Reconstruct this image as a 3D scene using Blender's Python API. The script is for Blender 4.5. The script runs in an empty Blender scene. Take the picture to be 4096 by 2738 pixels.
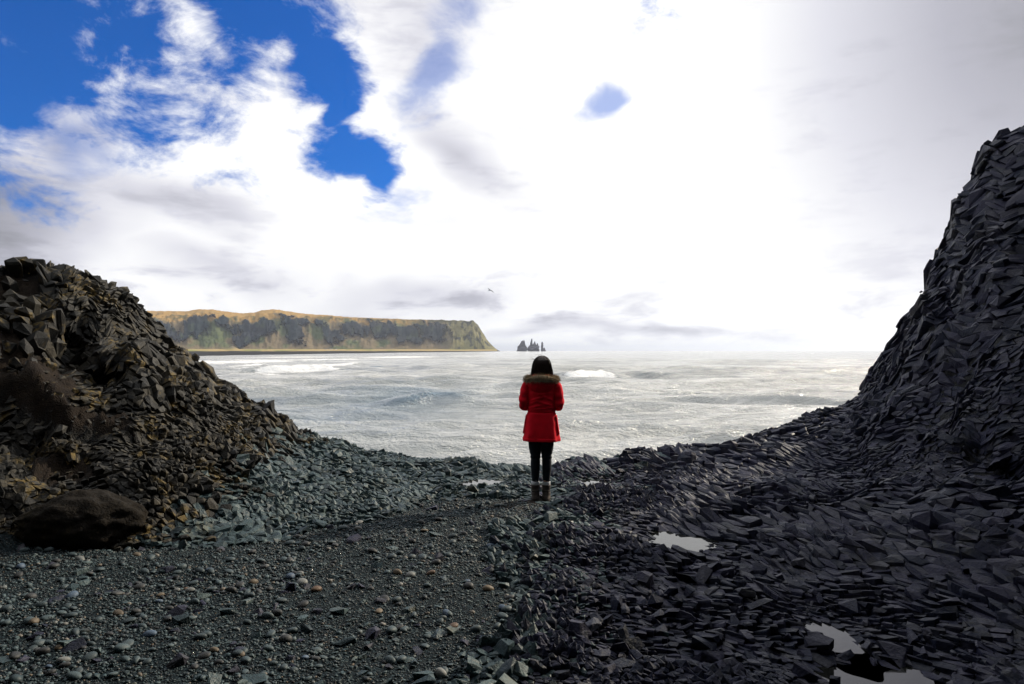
import bpy, bmesh, math, random
import numpy as np
from mathutils import Vector, Matrix
from mathutils.geometry import delaunay_2d_cdt

random.seed(11)
rng = np.random.default_rng(11)
scene = bpy.context.scene
COL = scene.collection
R = math.radians

# ------------------------------------------------------------------ camera
FPX, CX, HY = 683.0, 512.0, 350.7          # focal length in pixels (1024 wide), centre, horizon row
EYE = 1.70                                  # eye above the rock shelf
SEA = -3.3                                  # sea level
cam_d = bpy.data.cameras.new('camera')
cam_d.sensor_width = 36.0
cam_d.lens = 36.0 * FPX / 1024.0
cam_d.shift_y = (HY - 342.0) / 1024.0
cam_d.clip_start, cam_d.clip_end = 0.05, 200000.0
cam = bpy.data.objects.new('camera', cam_d)
COL.objects.link(cam)
cam.location = (0, 0, EYE)
cam.rotation_euler = (R(90), 0, 0)
scene.camera = cam

# ------------------------------------------------------------------ sun, exposure
SUN_AZ, SUN_EL = 52.0, 30.0                 # degrees: azimuth right of the view axis, height
sun_d = bpy.data.lights.new('sun', 'SUN')
sun_d.energy = 5.0
sun_d.angle = R(3.0)
sun_d.color = (1.0, 0.88, 0.70)
sun = bpy.data.objects.new('sun', sun_d)
COL.objects.link(sun)
sdir = Vector((math.sin(R(SUN_AZ)) * math.cos(R(SUN_EL)), math.cos(R(SUN_AZ)) * math.cos(R(SUN_EL)), math.sin(R(SUN_EL))))
sun.rotation_euler = sdir.to_track_quat('Z', 'Y').to_euler()
sun.location = sdir * 60

vs = scene.view_settings
vs.view_transform = 'Standard'
vs.look = 'None'
vs.exposure = 0.0
vs.gamma = 1.0
vs.use_curve_mapping = False
scene.cycles.use_denoising = True
scene.cycles.max_bounces = 4
scene.cycles.diffuse_bounces = 2
scene.cycles.glossy_bounces = 2
scene.cycles.volume_bounces = 0
scene.cycles.use_adaptive_sampling = True
scene.cycles.adaptive_threshold = 0.02
scene.cycles.caustics_reflective = False
scene.cycles.caustics_refractive = False


# ------------------------------------------------------------------ node helper
class NT:
    """Small expression helper over a node tree."""
    def __init__(self, tree):
        self.t = tree
        self.n = tree.nodes
        self.l = tree.links

    def node(self, kind, **kw):
        n = self.n.new(kind)
        for k, v in kw.items():
            setattr(n, k, v)
        return n

    def put(self, sock, val):
        if isinstance(val, bpy.types.NodeSocket):
            self.l.new(val, sock)
        elif val is not None:
            if isinstance(val, (tuple, list)) and sock.type == 'RGBA' and len(val) == 3:
                val = (*val, 1.0)
            sock.default_value = val

    def math(self, op, a, b=None, c=None, clamp=False):
        n = self.node('ShaderNodeMath', operation=op, use_clamp=clamp)
        for s, v in zip(n.inputs, (a, b, c)):
            self.put(s, v)
        return n.outputs[0]

    def add(self, a, b): return self.math('ADD', a, b)
    def sub(self, a, b): return self.math('SUBTRACT', a, b)
    def mul(self, a, b): return self.math('MULTIPLY', a, b)
    def max(self, a, b): return self.math('MAXIMUM', a, b)

    def smooth(self, x, lo, hi, a=0.0, b=1.0):
        n = self.node('ShaderNodeMapRange', interpolation_type='SMOOTHSTEP')
        for s, v in zip(n.inputs, (x, lo, hi, a, b)):
            self.put(s, v)
        return n.outputs[0]

    def vec(self, x, y, z):
        n = self.node('ShaderNodeCombineXYZ')
        for s, v in zip(n.inputs, (x, y, z)):
            self.put(s, v)
        return n.outputs[0]

    def vmul(self, v, s):
        n = self.node('ShaderNodeVectorMath', operation='MULTIPLY')
        self.put(n.inputs[0], v)
        self.put(n.inputs[1], s)
        return n.outputs[0]

    def vadd(self, v, s):
        n = self.node('ShaderNodeVectorMath', operation='ADD')
        self.put(n.inputs[0], v)
        self.put(n.inputs[1], s)
        return n.outputs[0]

    def noise(self, v, scale, detail=4.0, rough=0.55, dist=0.0, color=False):
        n = self.node('ShaderNodeTexNoise')
        self.put(n.inputs['Vector'], v)
        n.inputs['Scale'].default_value = scale
        n.inputs['Detail'].default_value = detail
        n.inputs['Roughness'].default_value = rough
        n.inputs['Distortion'].default_value = dist
        return n.outputs['Color' if color else 'Fac']

    def voronoi(self, v, scale, feature='F1', out='Distance'):
        n = self.node('ShaderNodeTexVoronoi', feature=feature)
        self.put(n.inputs['Vector'], v)
        n.inputs['Scale'].default_value = scale
        return n.outputs[out]

    def mix(self, f, a, b, blend='MIX'):
        n = self.node('ShaderNodeMix', data_type='RGBA', blend_type=blend)
        self.put(n.inputs['Factor'], f)
        self.put(n.inputs['A'], a)
        self.put(n.inputs['B'], b)
        return n.outputs['Result']

    def ramp(self, f, stops, interp='LINEAR'):
        n = self.node('ShaderNodeValToRGB')
        n.color_ramp.interpolation = interp
        el = n.color_ramp.elements
        while len(el) < len(stops):
            el.new(0.5)
        for e, (p, c) in zip(el, stops):
            e.position = p
            e.color = (*c, 1.0) if len(c) == 3 else c
        self.put(n.inputs[0], f)
        return n.outputs[0]

    def bump(self, h, strength, dist, normal=None):
        n = self.node('ShaderNodeBump')
        n.inputs['Strength'].default_value = strength
        n.inputs['Distance'].default_value = dist
        self.put(n.inputs['Height'], h)
        if normal is not None:
            self.put(n.inputs['Normal'], normal)
        return n.outputs[0]


def new_mat(name):
    m = bpy.data.materials.new(name)
    m.use_nodes = True
    m.node_tree.nodes.clear()
    nt = NT(m.node_tree)
    out = nt.node('ShaderNodeOutputMaterial')
    b = nt.node('ShaderNodeBsdfPrincipled')
    nt.l.new(b.outputs[0], out.inputs[0])
    return m, nt, b


# ------------------------------------------------------------------ world: sky with clouds, by direction
world = bpy.data.worlds.new('World')
scene.world = world
world.use_nodes = True
world.node_tree.nodes.clear()
W = NT(world.node_tree)
w_out = W.node('ShaderNodeOutputWorld')
sky = W.node('ShaderNodeTexSky', sky_type='NISHITA', sun_disc=False)
sky.sun_elevation = R(SUN_EL)
sky.sun_rotation = R(SUN_AZ)
sky.altitude = 10
sky.air_density = 1.0
sky.dust_density = 0.3
sky.ozone_density = 3.0
tc = W.node('ShaderNodeTexCoord')
dirv = tc.outputs['Generated']
sp = W.node('ShaderNodeSeparateXYZ')
W.l.new(dirv, sp.inputs[0])
az = W.math('ARCTAN2', sp.outputs[0], sp.outputs[1])
el = W.math('ARCSINE', sp.outputs[2])


def az_el(px, py):
    a = math.atan((px - CX) / FPX)
    e = math.atan((HY - py) / FPX * math.cos(a))
    return a, e


stretch = W.vmul(dirv, (1.0, 1.0, 1.7))
warp = W.noise(stretch, 3.2, 3.0, 0.6, color=True)
wsep = W.node('ShaderNodeSeparateColor')
W.l.new(warp, wsep.inputs[0])
waz = W.add(az, W.mul(W.sub(wsep.outputs[0], 0.5), 0.24))
wel = W.add(el, W.mul(W.sub(wsep.outputs[1], 0.5), 0.16))


def blob(px, py, rx, ry, rot=0.0, warped=True):
    """1 in the middle of an ellipse of sky, 0 at its rim, negative outside"""
    a, e = az_el(px, py)
    dx = W.sub(waz if warped else az, a)
    dy = W.sub(wel if warped else el, e)
    c, s = math.cos(rot), math.sin(rot)
    u = W.mul(W.add(W.mul(dx, c), W.mul(dy, s)), FPX / rx)
    v = W.mul(W.add(W.mul(dx, -s), W.mul(dy, c)), FPX / ry)
    return W.sub(1.0, W.math('SQRT', W.add(W.mul(u, u), W.mul(v, v))))


def union(items):
    r = items[0]
    for i in items[1:]:
        r = W.max(r, i)
    return r


gaps = union([
    blob(-70, 0, 220, 125), blob(40, 40, 85, 66), blob(5, 105, 50, 26, 0.5),
    blob(150, -30, 160, 42), blob(268, 18, 90, 40), blob(318, 62, 46, 44),
    blob(342, 108, 27, 52), blob(338, 150, 56, 32), blob(372, 180, 30, 34, -0.5),
    W.mul(blob(640, -40, 70, 44), 0.6)])
fine = W.noise(stretch, 9.0, 6.0, 0.62, 0.35)
wisp = W.noise(stretch, 26.0, 4.0, 0.6, 0.5)
cov = W.add(gaps, W.add(W.mul(W.sub(fine, 0.5), 2.3), W.mul(W.sub(wisp, 0.5), 0.6)))
blue_hard = W.smooth(cov, -0.22, 0.46)
thin = union([blob(75, 140, 75, 44, -0.5), W.mul(blob(386, 212, 46, 22), 0.5), blob(128, 52, 44, 36), blob(440, 60, 36, 60, -0.5), blob(594, 104, 20, 14, 0.6)])
blue_thin = W.mul(W.smooth(W.add(thin, W.mul(W.sub(fine, 0.5), 2.4)), -0.10, 0.9), 0.62)
blue = W.max(blue_hard, blue_thin)

# cloud brightness: thick parts are greyer, and a vignette is painted in at top right
big = W.noise(stretch, 2.6, 3.0, 0.58, 0.2)
puff = W.noise(W.vmul(dirv, (1.0, 1.0, 3.4)), 7.0, 5.0, 0.6, 0.25)
low = W.smooth(el, 0.02, 0.16, 1.0, 0.0)
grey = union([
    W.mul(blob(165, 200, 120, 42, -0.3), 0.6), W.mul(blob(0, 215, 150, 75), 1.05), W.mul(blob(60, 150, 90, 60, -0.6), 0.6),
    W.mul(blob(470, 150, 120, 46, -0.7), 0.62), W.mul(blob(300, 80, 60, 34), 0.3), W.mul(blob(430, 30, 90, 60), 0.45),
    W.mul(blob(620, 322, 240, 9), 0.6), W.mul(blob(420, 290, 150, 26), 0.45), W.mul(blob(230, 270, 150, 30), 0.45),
    W.mul(blob(1170, -60, 340, 330, 0.4, False), 2.4)])  # corner vignette darkening painted into the cloud colour
gfac = W.add(W.mul(W.math('MAXIMUM', grey, 0.0), 0.85),
             W.add(W.mul(W.smooth(puff, 0.48, 0.70), 0.16), W.mul(W.mul(W.smooth(puff, 0.45, 0.68), low), 0.34)))
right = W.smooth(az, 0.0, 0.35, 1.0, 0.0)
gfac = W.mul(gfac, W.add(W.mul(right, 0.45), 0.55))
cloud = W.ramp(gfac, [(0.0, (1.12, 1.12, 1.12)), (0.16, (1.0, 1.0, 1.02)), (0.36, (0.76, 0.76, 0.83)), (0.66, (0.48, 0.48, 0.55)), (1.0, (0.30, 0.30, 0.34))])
bg_sky = W.node('ShaderNodeBackground')
tint = W.mix(1.0, sky.outputs[0], (0.02, 0.70, 1.75), 'MULTIPLY')
W.put(bg_sky.inputs['Color'], tint)
bg_sky.inputs['Strength'].default_value = 0.070
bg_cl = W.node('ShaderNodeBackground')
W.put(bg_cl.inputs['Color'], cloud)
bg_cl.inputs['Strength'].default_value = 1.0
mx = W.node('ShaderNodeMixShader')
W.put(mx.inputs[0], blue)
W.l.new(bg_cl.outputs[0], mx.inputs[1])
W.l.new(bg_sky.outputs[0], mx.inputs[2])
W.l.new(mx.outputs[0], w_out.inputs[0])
world.cycles.sampling_method = 'MANUAL'
world.cycles.sample_map_resolution = 256


# ------------------------------------------------------------------ mesh helpers
def mesh_obj(name, verts, faces, mat, parent=None, smooth=False, origin=None):
    me = bpy.data.meshes.new(name)
    if origin is not None:
        verts = np.asarray(verts, float) - np.asarray(origin, float)
    me.from_pydata([tuple(v) for v in verts] if not isinstance(verts, list) else verts, [], faces)
    if smooth:
        me.polygons.foreach_set('use_smooth', [True] * len(me.polygons))
    if mat:
        me.materials.append(mat)
    me.update()
    o = bpy.data.objects.new(name, me)
    COL.objects.link(o)
    if origin is not None:
        o.location = origin
    o.parent = parent
    return o


def fast_mesh(name, V, loops, starts, totals, mat, parent=None, smooth=False):
    me = bpy.data.meshes.new(name)
    me.vertices.add(len(V))
    me.vertices.foreach_set('co', np.ascontiguousarray(V, dtype=np.float32).ravel())
    me.loops.add(len(loops))
    me.loops.foreach_set('vertex_index', np.ascontiguousarray(loops, dtype=np.int32))
    me.polygons.add(len(starts))
    me.polygons.foreach_set('loop_start', np.ascontiguousarray(starts, dtype=np.int32))
    me.polygons.foreach_set('loop_total', np.ascontiguousarray(totals, dtype=np.int32))
    me.polygons.foreach_set('use_smooth', np.full(len(starts), bool(smooth)))
    me.materials.append(mat)
    me.update(calc_edges=True)
    me.validate()
    o = bpy.data.objects.new(name, me)
    COL.objects.link(o)
    o.parent = parent
    return o


def quads_mesh(name, V, Q, mat, parent=None, smooth=True):
    Q = np.asarray(Q, np.int32)
    n = len(Q)
    return fast_mesh(name, V, Q.ravel(), np.arange(n) * 4, np.full(n, 4), mat, parent, smooth)


def grid_quads(nu, nv, wrap_u=False):
    iu = np.arange(nu if wrap_u else nu - 1)
    iv = np.arange(nv - 1)
    a, b = np.meshgrid(iu, iv, indexing='ij')
    a, b = a.ravel(), b.ravel()
    a2 = (a + 1) % nu
    return np.stack([a * nv + b, a2 * nv + b, a2 * nv + b + 1, a * nv + b + 1], 1)


def color_attr(o, name, rgb):
    at = o.data.color_attributes.new(name, 'FLOAT_COLOR', 'POINT')
    d = np.ones((len(o.data.vertices), 4), np.float32)
    rgb = np.asarray(rgb, np.float32)
    if rgb.ndim == 1:
        d[:, :3] = rgb[:, None]
    else:
        d[:, :3] = rgb
    at.data.foreach_set('color', d.ravel())


def empty(name, loc=(0, 0, 0)):
    o = bpy.data.objects.new(name, None)
    o.empty_display_size = 0.2
    o.location = loc
    COL.objects.link(o)
    return o


def tag(o, label=None, cat=None, group=None, kind=None):
    for k, v in (('label', label), ('category', cat), ('group', group), ('kind', kind)):
        if v:
            o[k] = v
    return o


# ------------------------------------------------------------------ numpy noise
def _hash(ix, iy, iz):
    h = (ix.astype(np.int64) * 374761393 + iy.astype(np.int64) * 668265263 + iz.astype(np.int64) * 2147483647 % 1442695041) & 0xffffffff
    h = ((h ^ (h >> 13)) * 1274126177) & 0xffffffff
    h = ((h ^ (h >> 16)) * 2246822519) & 0xffffffff
    return (h & 0xffff) / 65535.0


def vnoise(x, y, z=0.0):
    x, y, z = np.broadcast_arrays(np.asarray(x, float), np.asarray(y, float), np.asarray(z, float))
    xi, yi, zi = np.floor(x), np.floor(y), np.floor(z)
    fx, fy, fz = x - xi, y - yi, z - zi
    fx, fy, fz = (f * f * f * (f * (f * 6 - 15) + 10) for f in (fx, fy, fz))
    r = 0
    for dx in (0, 1):
        for dy in (0, 1):
            for dz in (0, 1):
                w = (fx if dx else 1 - fx) * (fy if dy else 1 - fy) * (fz if dz else 1 - fz)
                r = r + w * _hash(xi + dx, yi + dy, zi + dz)
    return r * 2 - 1


def fbm(x, y, z=0.0, octaves=4, gain=0.5):
    a, r = 1.0, 0
    for i in range(octaves):
        r = r + a * vnoise(x * 2 ** i + 17.3 * i, y * 2 ** i + 5.1 * i, z * 2 ** i if np.ndim(z) else z)
        a *= gain
    return r


def sstep(x, lo, hi):
    t = np.clip((x - lo) / (hi - lo), 0, 1)
    return t * t * (3 - 2 * t)


# ------------------------------------------------------------------ materials of stone
def rock_mat(name, tones, lichen=(0.16, 0.12, 0.04), lichen_amt=0.0, rough=(0.45, 0.8), bump=0.5, spec=0.5, fine=60.0):
    m, nt, b = new_mat(name)
    geo = nt.node('ShaderNodeNewGeometry')
    oi = nt.node('ShaderNodeObjectInfo')
    rnd = nt.math('FRACT', nt.add(geo.outputs['Random Per Island'], oi.outputs['Random']))
    pos = geo.outputs['Position']
    n1 = nt.noise(pos, 7.0, 3.0, 0.6)
    n2 = nt.noise(pos, fine, 3.0, 0.65)
    k = nt.add(nt.mul(rnd, 0.72), nt.mul(n1, 0.36))
    st = [(i / (len(tones) - 1), t) for i, t in enumerate(tones)]
    col = nt.ramp(k, st)
    col = nt.mix(nt.smooth(n2, 0.35, 0.7, 0.0, 0.42), col, (0.018, 0.019, 0.021))
    if lichen_amt > 0:
        n3 = nt.noise(pos, 2.3, 3.0, 0.65)
        n4 = nt.noise(pos, 16.0, 2.0, 0.6)
        lm = nt.mul(nt.smooth(n3, 0.50, 0.66), nt.smooth(n4, 0.42, 0.62))
        col = nt.mix(nt.mul(lm, lichen_amt), col, lichen)
    nt.put(b.inputs['Base Color'], col)
    nt.put(b.inputs['Roughness'], nt.smooth(n1, 0.3, 0.7, rough[0], rough[1]))
    b.inputs['Specular IOR Level'].default_value = spec
    h = nt.add(nt.mul(n2, 0.6), nt.mul(nt.noise(pos, 22.0, 2.0, 0.6), 0.8))
    nt.put(b.inputs['Normal'], nt.bump(h, bump, 0.02))
    return m


M_left = rock_mat('basalt_weathered', [(0.008, 0.0085, 0.009), (0.019, 0.0195, 0.0195), (0.038, 0.037, 0.034), (0.080, 0.072, 0.056)],
                  lichen=(0.20, 0.14, 0.04), lichen_amt=0.6, bump=0.6, spec=0.22, rough=(0.55, 0.85))
M_shelf = rock_mat('basalt_bluish', [(0.007, 0.015, 0.020), (0.021, 0.046, 0.056), (0.044, 0.080, 0.090), (0.095, 0.130, 0.128)],
                   lichen=(0.15, 0.125, 0.06), lichen_amt=0.35, rough=(0.38, 0.68), bump=0.55, spec=0.3)
M_right = rock_mat('basalt_dark_slab', [(0.005, 0.007, 0.013), (0.010, 0.015, 0.036), (0.025, 0.026, 0.056), (0.052, 0.056, 0.070)],
                   lichen=(0.06, 0.06, 0.04), lichen_amt=0.3, rough=(0.42, 0.7), bump=0.6, spec=0.2)
M_boulder = rock_mat('brown_conglomerate', [(0.008, 0.007, 0.006), (0.014, 0.011, 0.008), (0.024, 0.018, 0.012)], lichen=(0.045, 0.036, 0.018),
                     lichen_amt=0.5, rough=(0.7, 0.95), bump=0.9, fine=45.0, spec=0.1)

# gravel and soil between and under the stones; "mask" vertex colours: R = brown soil, G = rock
M_ground, nt, b = new_mat('gravel_ground')
geo = nt.node('ShaderNodeNewGeometry')
pos = geo.outputs['Position']
att = nt.node('ShaderNodeVertexColor', layer_name='mask')
asep = nt.node('ShaderNodeSeparateColor')
nt.l.new(att.outputs[0], asep.inputs[0])
vcol = nt.voronoi(pos, 70.0, 'F1', 'Color')
vs_ = nt.node('ShaderNodeSeparateColor')
nt.l.new(vcol, vs_.inputs[0])
grav = nt.ramp(vs_.outputs[0], [(0.0, (0.003, 0.006, 0.008)), (0.6, (0.008, 0.015, 0.020)), (0.88, (0.020, 0.036, 0.044)), (1.0, (0.055, 0.068, 0.07))])
soil = nt.ramp(nt.noise(pos, 9.0, 7.0, 0.65), [(0.3, (0.008, 0.006, 0.005)), (0.52, (0.018, 0.013, 0.010)), (0.75, (0.036, 0.027, 0.018))])
rockc = nt.ramp(nt.noise(pos, 6.0, 6.0, 0.6), [(0.3, (0.013, 0.014, 0.016)), (0.7, (0.034, 0.036, 0.038))])
c = nt.mix(asep.outputs[1], grav, rockc)
c = nt.mix(asep.outputs[0], c, soil)
nt.put(b.inputs['Base Color'], c)
b.inputs['Roughness'].default_value = 0.85
b.inputs['Specular IOR Level'].default_value = 0.12
hh = nt.add(nt.mul(nt.voronoi(pos, 70.0), -0.9), nt.noise(pos, 30.0, 6.0, 0.65))
nt.put(b.inputs['Normal'], nt.bump(hh, 0.9, 0.015))

# ------------------------------------------------------------------ terrain: a rocky gap between two slopes, by bearing and range
SIL = [(-40, 590), (0, 580), (40, 592), (100, 582), (165, 590), (182, 610), (250, 640), (300, 668), (330, 690), (350, 712), (375, 735), (387, 765),
       (420, 780), (440, 800), (468, 822), (480, 855), (500, 865), (540, 880), (575, 905), (603, 910), (614, 935), (650, 955), (668, 978),
       (715, 990), (735, 1000), (780, 1003), (830, 1022), (900, 1030), (960, 1042), (1020, 1048), (1070, 1044), (1110, 1055), (1160, 1062),
       (1215, 1067), (1270, 1065), (1290, 1052), (1320, 1042), (1370, 1042), (1410, 1045), (1435, 1027), (1480, 1022), (1500, 1030),
       (1590, 1012), (1620, 1020), (1690, 1006), (1705, 995), (1810, 965), (1870, 945), (1930, 920), (1976, 888), (1990, 850), (2020, 810),
       (2050, 770), (2080, 725), (2100, 690), (2120, 640), (2132, 585), (2160, 550), (2172, 510), (2190, 480), (2202, 430), (2217, 410),
       (2240, 370), (2258, 325), (2290, 297), (2346, 280), (2390, 262)]
SIL = np.array(SIL, float) * 1024 / 2346.0
deg = np.degrees


def px_phi(px):
    return np.arctan((np.asarray(px, float) - CX) / FPX)


# control columns: px, ridge depth, depth where the rise begins, profile power
CTRL = np.array([(-18, 9.4, 5.7, 0.95), (60, 9.6, 5.9, 0.95), (150, 10.2, 6.0, 1.0), (200, 10.6, 6.1, 1.05), (300, 11.2, 6.4, 1.15), (400, 11.2, 7.4, 1.3),
                 (480, 10.6, 8.6, 1.5), (560, 10.3, 9.0, 1.5), (640, 10.6, 8.4, 1.5), (740, 11.6, 6.6, 1.7), (800, 11.8, 6.0, 1.8),
                 (860, 11.4, 5.4, 1.9), (900, 11.0, 5.1, 1.75), (940, 10.8, 4.9, 1.6), (980, 10.4, 4.7, 1.5), (1043, 9.8, 4.4, 1.4)])
_ph_in = px_phi(np.linspace(-18, 1043, 700))
_px_in = np.linspace(-18, 1043, 700)
_pyr = np.interp(_px_in, SIL[:, 0], SIL[:, 1])
_Yr = np.interp(_px_in, CTRL[:, 0], CTRL[:, 1])
_Yb = np.interp(_px_in, CTRL[:, 0], CTRL[:, 2])
_pw = np.interp(_px_in, CTRL[:, 0], CTRL[:, 3])
_zr = EYE + (HY - _pyr) / FPX * _Yr
_cos = np.cos(_ph_in)
# beyond the picture the slopes go on, raised and closed behind the viewer to shade the foreground: bearing, ridge height, ridge range, base range, power
OUTL = [(-180, 15, 8.5, 5.5, .55), (-135, 14, 8.0, 5.0, .55), (-100, 12, 8.0, 4.6, .55), (-72, 10.5, 8.6, 4.8, .65), (-52, 5.6, 10.6, 6.0, .9)]
OUTR = [(48, 6.2, 10.8, 4.7, 1.15), (60, 8.6, 9.4, 3.8, .8), (80, 12, 8.0, 3.3, .6), (110, 13, 7.6, 3.6, .55), (145, 14, 8.0, 4.4, .55), (180, 15, 8.5, 5.5, .55)]
A_phi = np.concatenate([np.radians([o[0] for o in OUTL]), _ph_in, np.radians([o[0] for o in OUTR])])
A_zr = np.concatenate([[o[1] for o in OUTL], _zr, [o[1] for o in OUTR]])
A_rr = np.concatenate([[o[2] for o in OUTL], _Yr / _cos, [o[2] for o in OUTR]])
A_rb = np.concatenate([[o[3] for o in OUTL], _Yb / _cos, [o[3] for o in OUTR]])
A_pw = np.concatenate([[o[4] for o in OUTL], _pw, [o[4] for o in OUTR]])

# rock pools: x, y, half width, half depth, water level
POOLS = [(-0.40, 8.90, 0.30, 0.20, -0.020), (1.06, 8.75, 0.20, 0.24, 0.0), (1.54, 6.10, 0.33, 0.34, -0.012),
         (1.92, 3.55, 0.32, 0.24, -0.028), (1.93, 4.02, 0.12, 0.30, -0.028)]
FEET = (0.325, 7.80)


def pool_d(x, y):
    d = np.full(np.shape(x), 9.0)
    lv = np.zeros(np.shape(x))
    for (a, c_, rx, ry, l) in POOLS:
        wob = 1 + 0.28 * vnoise(x * 6 + a * 3, y * 6, 3.3)
        q = np.hypot((x - a) / rx, (y - c_) / ry) / wob
        lv = np.where(q < d, l, lv)
        d = np.minimum(d, q)
    return d, lv


def ground(phi, r, detail=True):
    """height of the bare ground at bearing phi, range r"""
    phi, r = np.broadcast_arrays(np.asarray(phi, float), np.asarray(r, float))
    zr, rr, rb, pw = (np.interp(phi, A_phi, a) for a in (A_zr, A_rr, A_rb, A_pw))
    s = (r - rb) / (rr - rb)
    front = sstep(np.abs(deg(phi)), 75, 55)
    off = 0.07 + 0.07 * sstep(phi, -0.25, -0.5)
    up = (zr - off) * np.clip(s, 0, 1) ** pw
    # small rounded crest, then the seaward side falls away in front; behind it stays high ground
    k = np.maximum(r - rr, 0)
    fall = (k ** 2 / (k + 0.5)) * 0.95 * front
    z = up - fall
    x, y = r * np.sin(phi), r * np.cos(phi)
    if detail:
        amp = sstep(s, -0.15, 0.5) * sstep(s, 1.05, 0.8) * np.clip(np.abs(zr), 0, 3.0) / 3.0
        z = z + amp * (0.34 * fbm(x * 0.9, y * 0.9, z * 0.6, 3) + 0.10 * fbm(x * 3.1 + 9, y * 3.1, z * 2.5, 3))
        flat = sstep(s, 0.35, -0.1)
        z = z + flat * 0.035 * fbm(x * 1.3 + 4, y * 1.3, 0.5, 3)
    # a drained level spot for the feet and basins for the pools
    fd = np.hypot(x - FEET[0], y - FEET[1])
    z = z * sstep(fd, 0.22, 0.6)
    d, lv = pool_d(x, y)
    z = np.where(d < 2.2, np.minimum(z, lv + 0.06 * (d - 1)) * sstep(d, 2.2, 1.2) + z * (1 - sstep(d, 2.2, 1.2)), z)
    return np.maximum(z, -7.0)


def proj(x, y, z):
    y = np.maximum(y, 0.05)
    return CX + FPX * x / y, HY - FPX * (z - EYE) / y


# the shingle's outline and the brown earth on the ground, as plan shapes (x, y) on level ground
def ground_xy(px, py):
    Y = EYE * FPX / (py - HY)
    return (px - CX) / FPX * Y, Y


PEB = [(-260, 548), (0, 546), (60, 548), (140, 545), (200, 549), (285, 542), (330, 529), (390, 516), (430, 503), (480, 498), (520, 498), (556, 507),
       (528, 520), (495, 533), (486, 552), (497, 575), (512, 592), (524, 612), (515, 632), (490, 655), (455, 684), (420, 800), (-60, 1300), (-900, 1300)]
PEB = np.array([ground_xy(*p) for p in PEB])


def in_poly(x, y, P):
    x, y = np.asarray(x), np.asarray(y)
    c_ = np.zeros(x.shape, bool)
    j = len(P) - 1
    for i in range(len(P)):
        xi, yi, xj, yj = P[i, 0], P[i, 1], P[j, 0], P[j, 1]
        hit = ((yi > y) != (yj > y)) & (x < (xj - xi) * (y - yi) / (yj - yi + 1e-12) + xi)
        c_ ^= hit
        j = i
    return c_


def shingle(x, y):
    w = 0.10
    return in_poly(x + w * vnoise(x * 5, y * 5, 1.7), y + w * vnoise(x * 5 + 31, y * 5, 1.7), PEB)


SOIL = [(14, 288, 26, 18), (40, 383, 40, 34), (72, 415, 30, 14), (8, 360, 20, 40), (110, 422, 22, 10), (60, 470, 34, 16), (515, 505, 30, 4), (540, 501, 14, 4)]
HOLLOW = [(62, 345, 24, 26, 0.95), (95, 375, 26, 14, 0.6), (150, 440, 36, 10, 0.25), (30, 520, 60, 18, 0.25), (64, 462, 40, 16, 0.25), (990, 470, 40, 22, 0.3)]
SWELL = [(30, 330, 18, 40, 0.2), (40, 385, 40, 26, 0.25), (100, 330, 16, 30, 0.15), (200, 470, 60, 30, 0.2), (930, 330, 30, 40, 0.3), (905, 270, 16, 16, 0.25)]


def soil_mask(px, py):
    m = np.zeros(np.shape(px))
    for a, c_, rx, ry in SOIL:
        q = np.hypot((px - a) / rx, (py - c_) / ry) + 0.25 * vnoise(px / 9.0, py / 9.0, 2.2)
        m = np.maximum(m, sstep(q, 1.15, 0.85))
    return m


# table of the slope: bearing x arc position v (v = length along the ground / range)
NPH, NR = 740, 520
T_phi = np.linspace(R(-61), R(61), NPH)
T_rr = np.interp(T_phi, A_phi, A_rr)
T_r = 2.0 + (T_rr[:, None] + 1.6 - 2.0) * np.linspace(0, 1, NR)[None, :] ** 1.15
T_z = ground(T_phi[:, None], T_r)
_x, _y = T_r * np.sin(T_phi)[:, None], T_r * np.cos(T_phi)[:, None]
_px, _py = proj(_x, _y, T_z)
for (a, c_, rx, ry, d) in HOLLOW:
    g = np.exp(-((_px - a) / rx) ** 2 - ((_py - c_) / ry) ** 2)
    T_r = T_r + g * d * 0.8
    T_z = T_z - g * d * 0.25
for (a, c_, rx, ry, d) in SWELL:
    g = np.exp(-((_px - a) / rx) ** 2 - ((_py - c_) / ry) ** 2)
    T_r = T_r - g * d * 0.7
    T_z = T_z + g * d * 0.2
T_P = np.stack([T_r * np.sin(T_phi)[:, None], T_r * np.cos(T_phi)[:, None], T_z], 2)
_ds = np.hypot(np.diff(T_r, axis=1), np.diff(T_z, axis=1)) / (0.5 * (T_r[:, 1:] + T_r[:, :-1]))
T_v = np.concatenate([np.zeros((NPH, 1)), np.cumsum(_ds, 1)], 1)
VMAX = T_v[:, -1]
NV = 700
V_grid = np.linspace(0, VMAX.max(), NV)
P_tab = np.zeros((NPH, NV, 3))
for i in range(NPH):
    for k in range(3):
        P_tab[i, :, k] = np.interp(V_grid, T_v[i], T_P[i, :, k])
DPH, DV = T_phi[1] - T_phi[0], V_grid[1] - V_grid[0]
_du = np.gradient(P_tab, axis=0)
_dv = np.gradient(P_tab, axis=1)
N_tab = np.cross(_du, _dv)
_ln = np.linalg.norm(N_tab, axis=2, keepdims=True)
N_tab = np.where(_ln > 1e-9, N_tab / np.maximum(_ln, 1e-9), np.array([0, 0, 1.0]))
N_tab *= np.where(N_tab[:, :, 2:3] < 0, -1, 1)
for _ in range(5):                              # soften the normals so neighbouring blocks lean together
    N_tab[1:-1] = (N_tab[:-2] + N_tab[1:-1] * 2 + N_tab[2:]) / 4
    N_tab[:, 1:-1] = (N_tab[:, :-2] + N_tab[:, 1:-1] * 2 + N_tab[:, 2:]) / 4
N_tab /= np.linalg.norm(N_tab, axis=2, keepdims=True)


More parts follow.
